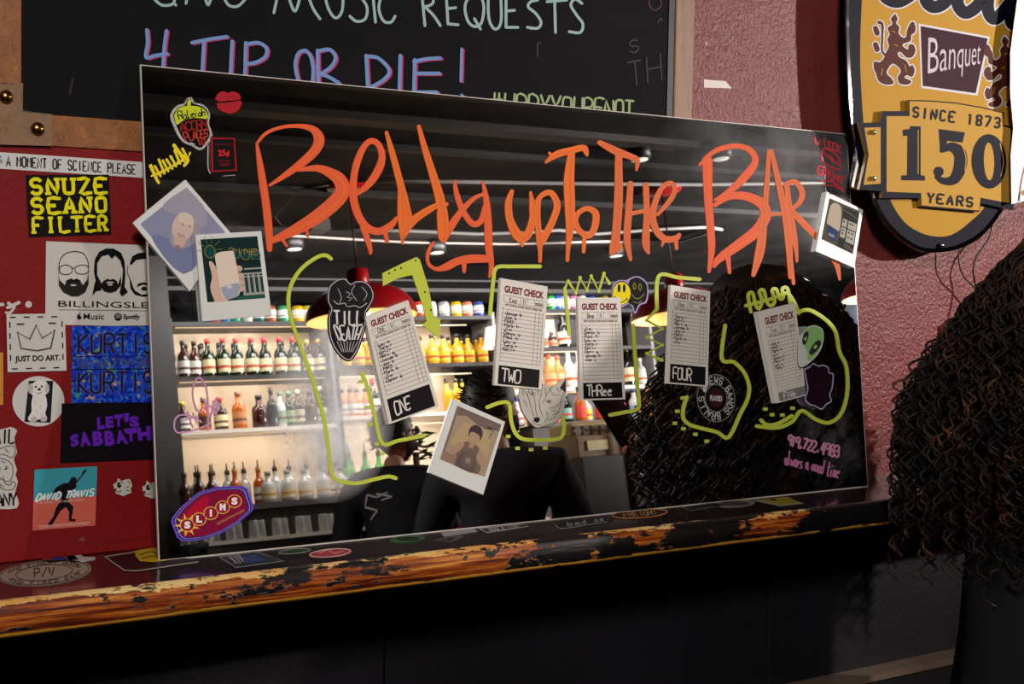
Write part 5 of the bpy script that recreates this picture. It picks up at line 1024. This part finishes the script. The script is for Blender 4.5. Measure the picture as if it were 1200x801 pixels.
pendant(424, 373, -5.95, .345, 'large red enamel dome pendant lamp seen behind the ice-cream sticker', 0)
pendant(795, 371, -5.65, .33, 'red enamel dome pendant lamp above the check marked FOUR', 0)
pendant(1036, 346, -5.8, .33, 'red enamel dome pendant lamp cut by the right edge of the mirror', 0)
# ceiling conduits, beams and fittings
def crun(pts, r_, m, name, label, cat, z=2.27):
    k = MB(); k.tube([rfz(x, y, z) for x, y in pts], r_, m, 6); return tag(k.build(name), label, cat, 'runs on the dark ceiling')
CW = mat((190, 188, 184), .4)
crun([(412,211),(560,213),(700,215),(820,216),(900,215),(985,213),(1060,212)], .014, CW, 'ceiling_conduit', 'long straight white conduit on the ceiling behind the red canopies', 'conduit')
crun([(376,268),(480,270.5),(560,274),(620,272),(655,269.5),(700,274),(780,268),(830,266),(846,269)], .013, CW, 'ceiling_conduit', 'white sagging cable run on the ceiling, in front of the straight conduit', 'conduit')
crun([(340,276),(480,284),(600,286),(700,283),(800,282),(832,272)], .010, mat((120,110,104), .5), 'ceiling_conduit', 'dull grey cable on the ceiling nearest the back bar', 'conduit')
crun([(385,217),(352,222),(322,254),(330,264),(350,270)], .004, mat((90,88,86), .5), 'ceiling_cable', 'thin grey cable looping from the left canopy', 'cable')
k = MB(); c_ = rfz(372, 268, 2.24); k.box((c_.x-.07, c_.y-.06, c_.z-.02), (c_.x+.07, c_.y+.06, CEILZ), mat((120,118,108), .5)); tag(k.build('junction_box'), 'grey junction box on the ceiling at the end of the cable run', 'junction box')
for y0, y1, zz, col in ((152, 160, 2.28, (46,43,42)), (183, 186, 2.285, (16,15,15)), (235, 238, 2.285, (24,22,22)), (118, 121, 2.285, (26,24,24))):
    a = rfz(620, y0, zz); e_ = rfz(620, y1, zz); k = MB(); k.box((X0, min(a.y, e_.y), Z0+zz-.02), (X1, max(a.y, e_.y), CEILZ), mat(col, .6)); structure(k.build('trim_4'))
for px, py, wh in ((750,187,'beside the right red canopy'),(845,186,'rightmost behind the letter B'),(345,292,'leftmost near the junction box'),(512,296,'below the looped letter tail'),(722,300,'above the smiley sticker')):
    c_ = rfz(px, py, 2.2); t = empty('ceiling_spotlight', V((c_.x, c_.y, CEILZ)), 'small black ceiling spotlight '+wh, 'spotlight', 'small ceiling spotlights')
    k = MB(); k.lathe([(.07, -.1), (.075, -.02), (.04, 0)], t.location, BLK, 14); k.build('housing', t); k = MB(); k.lathe([(.05, -.104), (.05, -.1)], t.location, mat((220,216,206), .3, emit=.8), 14); k.build('lens', t)
# white sign with blue script on the far wall
SG = [(1003,392.5),(961,393.5),(963,418.5),(1007,417)]
def on_back(off=0): return lambda px, py, l=0: rf(px, py, -8.55+off+l)
fn = local(on_back(.02), SG, 42, 25); c = card('wall_sign', fn, R4(42,25), .015, mat((222,218,206), .5), V((0,1,0)), 'white wall sign with blue script, reflected by the right edge of the mirror', 'sign')
d = Draw(fn, .002); d.hand('Lavassi', [(4,5),(38,7),(38,17),(4,17)], 1.3, (60,110,160), 1, gap=.4); d.build('lettering', c)
k = MB(); k.ball(V(rf(1004, 366, -8.4)), .13, mat((170,184,206), .3, emit=.3)); tag(k.build('globe_lamp'), 'pale blue globe lamp on the far wall above the white sign', 'lamp')
# ================================================================== people
def skinned(name, nodes, edges, radii, m, parent, sub=2):
    off = origin(parent)
    me = bpy.data.meshes.new(name); me.from_pydata([V(n)-off for n in nodes], edges, []); me.update()
    o = bpy.data.objects.new(name, me); COL.objects.link(o); md = o.modifiers.new('s', 'SKIN'); md.use_smooth_shade = True
    for i, r_ in enumerate(radii):
        sv = me.skin_vertices[0].data[i]; rr_ = r_ if isinstance(r_, tuple) else (r_, r_); sv.radius = rr_; sv.use_root = (i == 0)
    sb = o.modifiers.new('u', 'SUBSURF'); sb.levels = sub; sb.render_levels = sub
    bpy.context.view_layer.update(); ev = o.evaluated_get(bpy.context.evaluated_depsgraph_get()); nm = bpy.data.meshes.new_from_object(ev)
    nm.materials.clear(); nm.materials.append(m); nm.polygons.foreach_set('use_smooth', [True]*len(nm.polygons))
    bpy.data.objects.remove(o); r = link(name, nm, (0,0,0), parent); return r
def head(parent, c, yaw, m, hairm, beard=None, glasses=False, hair='short', scale=1.0, pitch=0):
    """head centred on c, face towards direction yaw (radians, 0 = +x)"""
    R = Matrix.Rotation(yaw, 3, 'Z') @ Matrix.Rotation(-pitch, 3, 'Y'); c = V(c)
    def T(x, y, z): return c + R@V((x*scale, y*scale, z*scale))
    n, h = 28, 20; vs = []; fs = []
    for i in range(h+1):
        t = pi*i/h
        for j in range(n):
            a = 2*pi*j/n; x = .098*sin(t)*cos(a); y = .076*sin(t)*sin(a); z = .118*cos(t)
            if z < -.02: x *= 1-.9*(-.02-z); y *= 1-2.6*(-.02-z); x += .010*((-.02-z)/.1) if x > 0 else .03*((-.02-z)/.1)
            fr = max(0, cos(a))**10*sin(t)
            z_ = z
            if fr > .02:
                x += fr*(.022*math.exp(-((z+.022)/.018)**2) + .006*math.exp(-((z+.066)/.012)**2) + .007*math.exp(-((z+.098)/.016)**2) - .004*math.exp(-((z+.048)/.01)**2) + .006*math.exp(-((z-.03)/.014)**2))
            e_ = max(0, cos(a-.42))**30 + max(0, cos(a+.42))**30; x -= .012*e_*math.exp(-((z-.005)/.014)**2)
            vs.append(T(x, y, z_))
    for i in range(h):
        for j in range(n): fs.append((i*n+j, (i+1)*n+j, (i+1)*n+(j+1)%n, i*n+(j+1)%n))
    b = MB(); b.add(vs, fs, m, True); b.build('head', parent)
    for s in (-1, 1):
        b = MB(); b.ball(T(.074, s*.031, .004), .0125*scale, mat((220,214,208), .2), 10, 8); b.ball(T(.0845, s*.031, .004), .0055*scale, mat((34,24,18), .2), 8, 6); b.build('eye', parent)
        b = MB(); b.ball(T(-.005, s*.079, -.006), V((.019, .008, .03))*scale, m, 10, 8, R); b.ball(T(-.002, s*.085, -.006), V((.011, .004, .02))*scale, m, 8, 6, R); b.build('ear', parent)
        b = MB(); b.tube([T(.088, s*.014, .026), T(.088, s*.032, .031), T(.078, s*.048, .026)], [.003, .0038, .002], hairm, 6); b.build('eyebrow', parent)
    b = MB(); b.tube([T(.094, -.022, -.06), T(.101, 0, -.057), T(.094, .022, -.06)], [.002, .005, .002], mat((150,78,70), .5), 6); b.tube([T(.093, -.018, -.066), T(.099, 0, -.067), T(.093, .018, -.066)], [.002, .005, .002], mat((156,84,76), .5), 6); b.build('mouth', parent)
    if hair == 'short':
        r = random.Random(5); vs = []; fs = []
        for i in range(13):
            t = pi*i/20
            for j in range(n):
                a = 2*pi*j/n; front = max(0, cos(a)); tt = min(t, (pi*.62 - front*.95) if front > 0 else pi*.62); k_ = 1.13+r.uniform(-.02, .03)
                vs.append(T(.098*k_*sin(tt)*cos(a)-.006, .076*k_*1.02*sin(tt)*sin(a), .118*(k_+.02)*cos(tt)+.004))
        for i in range(12):
            for j in range(n): fs.append((i*n+j, (i+1)*n+j, (i+1)*n+(j+1)%n, i*n+(j+1)%n))
        b = MB(); b.add(vs, fs, hairm, True)
        for k in range(260):
            a = r.uniform(0, 2*pi); t = r.uniform(.05, 1.15 if cos(a) > .2 else 1.9); p_ = T(.108*sin(t)*cos(a)-.006, .083*sin(t)*sin(a), .13*cos(t)); d_ = (p_-c).normalized()
            q2 = p_ + d_*.012 + R@V((-.018, r.uniform(-.01, .01), r.uniform(-.004,.012)))*scale; b.tube([p_-d_*.008, p_+d_*.006, q2], [.003, .0026, .0008], hairm, 4)
        b.build('hair', parent)
    if beard:
        b = MB(); r = random.Random(9); P = []
        vs = []; fs = []; nn = 15
        for i in range(6):
            for j in range(nn):
                a = -1.35+2.7*j/(nn-1); z = -.035-.017*i; w_ = sin(min(pi, max(.3, math.acos(max(-1, min(1, z/.118))))))
                x = .098*w_*cos(a)*(1.10)+.016*(i/5); y = .076*w_*sin(a)*1.10*(1-.9*(i/5)**2*.4)
                if i < 2 and abs(a) < .45: z -= .034
                vs.append(T(x+r.uniform(-.002,.002), y, z-(.012 if i == 5 else 0)))
        for i in range(5):
            for j in range(nn-1): fs.append((i*nn+j, i*nn+j+1, (i+1)*nn+j+1, (i+1)*nn+j))
        b.add(vs, fs, beard, True); b.tube([T(.094, -.03, -.052), T(.106, 0, -.046), T(.094, .03, -.052)], [.003, .006, .003], beard, 6); b.build('beard', parent)
    if glasses:
        b = MB(); gm = mat((26, 24, 30), .3)
        for s in (-1, 1): b.tube([T(.104, s*.033+.023*cos(k*pi/8), .004+.019*sin(k*pi/8)) for k in range(17)], .0018, gm, 6); b.tube([T(.1, s*.056, .008), T(.06, s*.078, .01), T(-.01, s*.083, .008)], .0018, gm, 6)
        b.tube([T(.105, -.011, .006), T(.108, 0, .009), T(.105, .011, .006)], .0018, gm, 6); b.build('glasses', parent)
        b = MB()
        for s in (-1, 1): b.ball(T(.103, s*.033, .004), V((.0012, .021, .017))*scale, mat((150,180,220), .05, key='lens', coat=1), 12, 8, R)
        b.build('glasses_lens', parent)
    return T
def hand(parent, wrist, dirv, palmn, m, curl=.6, side=1, name='hand'):
    """palm and five fingers; dirv points from wrist to knuckles, palmn out of the palm"""
    d_ = V(dirv).normalized(); n_ = V(palmn).normalized(); n_ = (n_ - d_*n_.dot(d_)).normalized(); s_ = d_.cross(n_)*side; w0 = V(wrist)
    skinned(name, [w0-d_*.03, w0, w0+d_*.035, w0+d_*.08], [(0,1),(1,2),(2,3)], [.026, (.028,.022), (.036,.018), (.037,.014)], m, parent, 2)
    for i, (off, L) in enumerate(((.030,.070),(.010,.080),(-.011,.074),(-.030,.058))):
        p = w0 + d_*.078 + s_*off; pts = [p-d_*.012, p]; a = .12+curl*.25
        for f_ in (.45, .32, .23): dv = d_*cos(a)+n_*sin(a); p = p + dv*L*f_; pts.append(p); a += curl
        skinned('finger', pts, [(k, k+1) for k in range(4)], [.009, .0095, .0088, .008, .0066], m, parent, 2)
    p = w0 + d_*.022 + s_*.026; pts = [p-s_*.012, p, p+(s_*.7+d_*.6+n_*.35).normalized()*.032, p+(s_*.7+d_*.6+n_*.35).normalized()*.032+(d_*.9+n_*.55).normalized()*.03]
    skinned('thumb', pts, [(0,1),(1,2),(2,3)], [.012, .012, .0105, .0085], m, parent, 2)
SK1 = mat((196, 140, 112), .5, key='skin'); SK2 = mat((206, 150, 124), .5, key='skin'); SK3 = mat((150, 92, 66), .5, key='skin')
TEE = mat((20, 20, 24), .8, key='black_cotton'); JEAN = mat((24, 26, 34), .8, key='dark_denim'); SHOE = mat((16,15,16), .5); HB = mat((26, 18, 14), .5, key='dark_hair'); BRD = mat((44, 28, 18), .6, key='brown_beard')
def figure(name, label, base, yaw, H, shirt, skin, hairm, larm, rarm, beard=None, glasses=False, hair='short', headyaw=0, headpitch=0, sleeve=False, lean=(0,0)):
    """standing figure, base on the floor; larm/rarm = (elbow, wrist) in body space (x forward, y left)"""
    s = H/1.75; bx, by = base; t = empty(name, V((bx, by, 0)), label, 'person'); R = Matrix.Rotation(yaw, 3, 'Z')
    def B(x, y, z): k = z/1.45; return V((bx, by, 0)) + R@V((x*s+lean[0]*k*k, y*s+lean[1]*k*k, z*s))
    skinned('neck', [B(.0,0,1.36), B(.01,0,1.47), B(.025,0,1.56)], [(0,1),(1,2)], [.06*s, .056*s, .054*s], skin, t)
    N = [B(0,0,.98), B(0,0,1.14), B(.01,0,1.29), B(.0,0,1.42), B(-.0,0,1.50)]; E = [(0,1),(1,2),(2,3),(3,4)]; Rr = [(.16*s,.12*s), (.15*s,.11*s), (.175*s,.125*s), (.16*s,.115*s), (.075*s,.07*s)]
    for sd, arm in ((1, larm), (-1, rarm)):
        k = len(N); sh_ = B(0, sd*.19, 1.415); el = B(*arm[0]); wr = B(*arm[1])
        N += [sh_, el]; E += [(3, k), (k, k+1)]; Rr += [.088*s, .06*s]
        if sleeve: N.append(wr.lerp(el, .12)); E.append((k+1, k+2)); Rr.append(.045*s)
        fa = wr - el
        skinned('forearm', [el.lerp(sh_, .15), el, el.lerp(wr, .5), wr], [(0,1),(1,2),(2,3)], [.044*s, .046*s, .042*s, .029*s], skin if not sleeve else shirt, t)
        hand(t, wr+fa.normalized()*.02, fa, R@V((.3, -sd*.9, -.3)), skin, .5, sd)
    skinned('shirt', N, E, Rr, shirt, t)
    skinned('trousers', [B(0,0,1.0), B(0,.09,.90), B(.02,.10,.5), B(0,.11,.1), B(0,-.09,.90), B(.02,-.10,.5), B(0,-.11,.1)], [(0,1),(1,2),(2,3),(0,4),(4,5),(5,6)], [(.15*s,.12*s), .105*s, .07*s, .055*s, .105*s, .07*s, .055*s], JEAN, t)
    for sd in (1, -1):
        b = MB(); c_ = B(.05, sd*.11, 0); b.ball(c_+V((0,0,.045*s)), V((.14,.05,.045))*s, SHOE, 14, 8, R); b.build('shoe', t)
    T = head(t, B(.03, 0, 1.645), yaw+headyaw, skin, hairm, beard, glasses, hair, s, headpitch); return t, B, T
# man in glasses
hp = rf(458, 500, -3.6); 
t, B_, T_ = figure('person', 'bearded man in glasses and a black T-shirt with a white emblem, facing right', (hp.x-.06, -3.6), -.75, hp.z/1.645*1.75*.985, TEE, SK1, HB, ((.05,.26,1.12), (.26,.2,1.02)), ((.02,-.27,1.10), (.2,-.24,.92)), beard=BRD, glasses=True, headpitch=.12, lean=(.14,0), headyaw=.75)
b = MB(); cc = B_(-.3, -.03, 1.33); ex = Matrix.Rotation(-.75, 3, 'Z')@V((0, -1, 0)); fwd = Matrix.Rotation(-.75, 3, 'Z')@V((1, 0, 0)); ex = -ex if ex.x < 0 else ex
shirt = [c_ for c_ in t.children if c_.name.startswith('shirt')][0]; so = origin(shirt)
for a_, e_ in (((-.06,.05),(-.02,.035)), ((-.02,.05),(.05,.03)), ((-.06,.05),(-.075,.0)), ((-.075,0),(-.02,-.02)), ((-.02,-.02),(-.055,-.055)), ((-.02,.035),(.03,.05)), ((.05,.03),(.0,.02))):
    P = []
    for k in range(6):
        q0 = cc + ex*(a_[0]+(e_[0]-a_[0])*k/5) + V((0,0,a_[1]+(e_[1]-a_[1])*k/5)); ok_, h_, n_, _ = shirt.ray_cast(q0-so, fwd)
        if ok_: P.append(h_+so-fwd*.002)
    if len(P) > 1: b.tube(P, .005, mat((206,204,200), .7), 6)
b.build('shirt_emblem', t)
# plant with dark red blooms on the bar counter behind him
pp = rf(487, 545, -5.8); t = empty('potted_plant', V((pp.x, -5.8, 1.061)), 'small potted plant with dark red blooms on the bar counter behind the bearded man', 'plant')
b = MB(); b.lathe([(.07,0),(.09,.14),(.095,.16)], t.location, mat((60,40,34), .7), 16); b.build('pot', t); zt_ = max(.3, rf(487, 520, -5.8).z-1.061)
b = MB(); b.tube([t.location+V((0,0,.1)), t.location+V((.01,0,zt_-.05))], .02, mat((60,50,30), .7), 6); b.build('stem', t); r = random.Random(2)
for k in range(46):
    a = r.uniform(0, 6.28); ra = r.uniform(.03, .17); c_ = t.location+V((ra*cos(a), ra*sin(a), zt_+r.uniform(-.1,.08))); b = MB(); red = c_.x < t.location.x+.02
    d1_ = V((cos(a), sin(a), r.uniform(-.3,.6)))*.05; d2_ = V((-sin(a), cos(a), .2))*.022
    b.add([c_-d1_, c_+d2_, c_+d1_, c_-d2_, c_+V((0,0,.012))], [(0,1,4),(1,2,4),(2,3,4),(3,0,4)], mat((130,14,24) if red else (40,90,30), .6)); b.build('bloom' if red else 'leaf', t)
# dark-haired man
hp = rf(566, 478, -2.1)
t, B_, T_ = figure('person', 'man with thick dark hair and black clothes seen from behind, facing right', (hp.x+.03, -2.1), -1.0, hp.z/1.645*1.75, TEE, SK2, HB, ((.1,.3,1.12), (.32,.12,1.05)), ((.1,-.3,1.12), (.3,-.1,1.08)), beard=BRD, headyaw=.95, sleeve=True)
# red stool
sp = rf(590, 612, -3.0); t = empty('bar_stool', V((sp.x, -3.0, 0)), 'bar stool with a round padded dark red seat, low behind the shelf reflection', 'stool')
b = MB(); b.lathe([(.17,-.08),(.19,-.04),(.185,0),(.14,.02),(.0,.024)], (sp.x, -3.0, sp.z), mat((120,12,30), .4), 24); b.build('seat', t)
for k in range(4):
    a = pi/4+k*pi/2; b = MB(); b.tube([(sp.x+.12*cos(a), -3.0+.12*sin(a), sp.z-.07), (sp.x+.22*cos(a), -3.0+.22*sin(a), 0)], .014, BLK, 8); b.build('leg', t)
b = MB(); b.tube([(sp.x+.19*cos(a), -3.0+.19*sin(a), .3) for a in [k*pi/8 for k in range(17)]], .01, STEEL, 6); b.build('foot_ring', t)
# woman with curly hair, her back to the mirror, holding up a phone
WX, WY, WT = 1.385, -.43, 1.47
SLV = mat((10, 10, 12), .8, key='black_knit')
ph_ = rfl(722, 488, 3.22)
s = WT/1.75; yaw = -pi/2-.12
Rw = Matrix.Rotation(-yaw, 3, 'Z')
wl = Rw@V((ph_.x+.015-WX, ph_.y+.06-WY, 0))/s
t, B_, T_ = figure('person', 'person with long dark curly hair holding up a phone, at the right edge', (WX, WY), yaw, WT, SLV, SK3, HB, ((.10,.25,1.14), (.22,.16,1.06)), ((.16,-.20,1.24), (wl.x, wl.y, (ph_.z-.07)/s)), hair='curly', sleeve=True)
curl = NM('curly_hair_strands'); curl.l(curl.ramp(curl.noise(14), [(.4, (14,9,8)), (.58, (38,22,15)), (.72, (112,68,36))]), curl.b.inputs['Base Color']); M_CURL = curl.set(.6, Specular_IOR_Level=.25)
b = MB(); vs = []; fs = []; n = 26; hc_ = B_(.0, 0, 1.645)
prof_h = [(.01,.132), (.06,.122), (.10,.09), (.125,.04), (.14,-.03), (.165,-.10), (.195,-.17), (.23,-.25), (.23,-.32), (.18,-.37), (.1,-.40)]
Ry = Matrix.Rotation(yaw, 3, 'Z')
for r_, z in prof_h:
    for j in range(n):
        a = 2*pi*j/n; fr = max(0, cos(a)); rr_ = r_*(1-.42*fr if z < .08 else 1)*(1+.05*sin(j*2.4+z*40)); vs.append(hc_ + Ry@V((rr_*cos(a)*.95-.02, rr_*sin(a)*1.1, z)))
for i in range(len(prof_h)-1):
    for j in range(n): fs.append((i*n+j, (i+1)*n+j, (i+1)*n+(j+1)%n, i*n+(j+1)%n))
b.add(vs, fs, M_CURL, True)
hb = b.build('hair', t)
b = MB(); r = random.Random(11)
for k in range(1000):
    a = r.uniform(.75, 2*pi-.75); r0 = .13*math.sqrt(r.random()); z0 = .135-(r0/.13)**2*.10; L = r.uniform(.28, .50); ph0 = r.uniform(0, 6.28); cr = r.uniform(.006, .011); per = r.uniform(.03, .045); outr = r.uniform(.16, .28)
    pts = []; m_ = 56
    for i in range(m_):
        u = i/(m_-1); z = z0-L*u; rad_ = r0+(outr-r0)*min(1, u*L/.28)**.75; aa = a+.15*sin(u*3+ph0)
        p_ = V((rad_*cos(aa)*.97-.02, rad_*sin(aa)*1.12, z)); th_ = ph0+2*pi*L*u/per
        p_ += V((cos(a), sin(a), 0))*cr*cos(th_)*min(1, u*4) + V((-sin(a), cos(a), 0))*cr*sin(th_)*min(1, u*4); pts.append(hc_ + Ry@p_)
    b.tube(pts, [.0024]*(m_-3)+[.0018,.0012,.0004], M_CURL, 3, False)
cs = b.build('curls', t)
b = MB(); cc_ = V((WX+.02, WY, 0)); n = 28; vs = []; fs = []
pc = [(.06,1.27),(.15,1.24),(.20,1.16),(.215,1.0),(.22,.85),(.235,.7),(.25,.5),(.245,.49)]
for r_, z in pc:
    for j in range(n): a = 2*pi*j/n; k_ = 1+.035*sin(j*1.9+z*3); vs.append(cc_+V((r_*k_*cos(a)*1.12, r_*k_*sin(a)*.80, z)))
for i in range(len(pc)-1):
    for j in range(n): fs.append((i*n+j, (i+1)*n+j, (i+1)*n+(j+1)%n, i*n+(j+1)%n))
b.add(vs, fs, SLV, True); b.build('loose_coat', t)
cs; cs['kind'] = 'stuff'; cs['label'] = 'loose dark brown ringlets'
R2 = Matrix.Rotation(.15, 3, 'Y')
b = MB(); up_ = V((-.45, -.1, .89)).normalized(); sx = V((.89, .1, .45)).normalized(); nn_ = up_.cross(sx).normalized(); c0 = ph_
P = [c0+sx*u*.030+up_*v_*.062 for u, v_ in ((-1,-1),(1,-1),(1,1),(-1,1))]
b.prism(P, nn_*.009, mat((12,12,16), .2)); tag(b.build('phone', bevel=.002), 'black smartphone held up by the curly-haired person', 'phone')
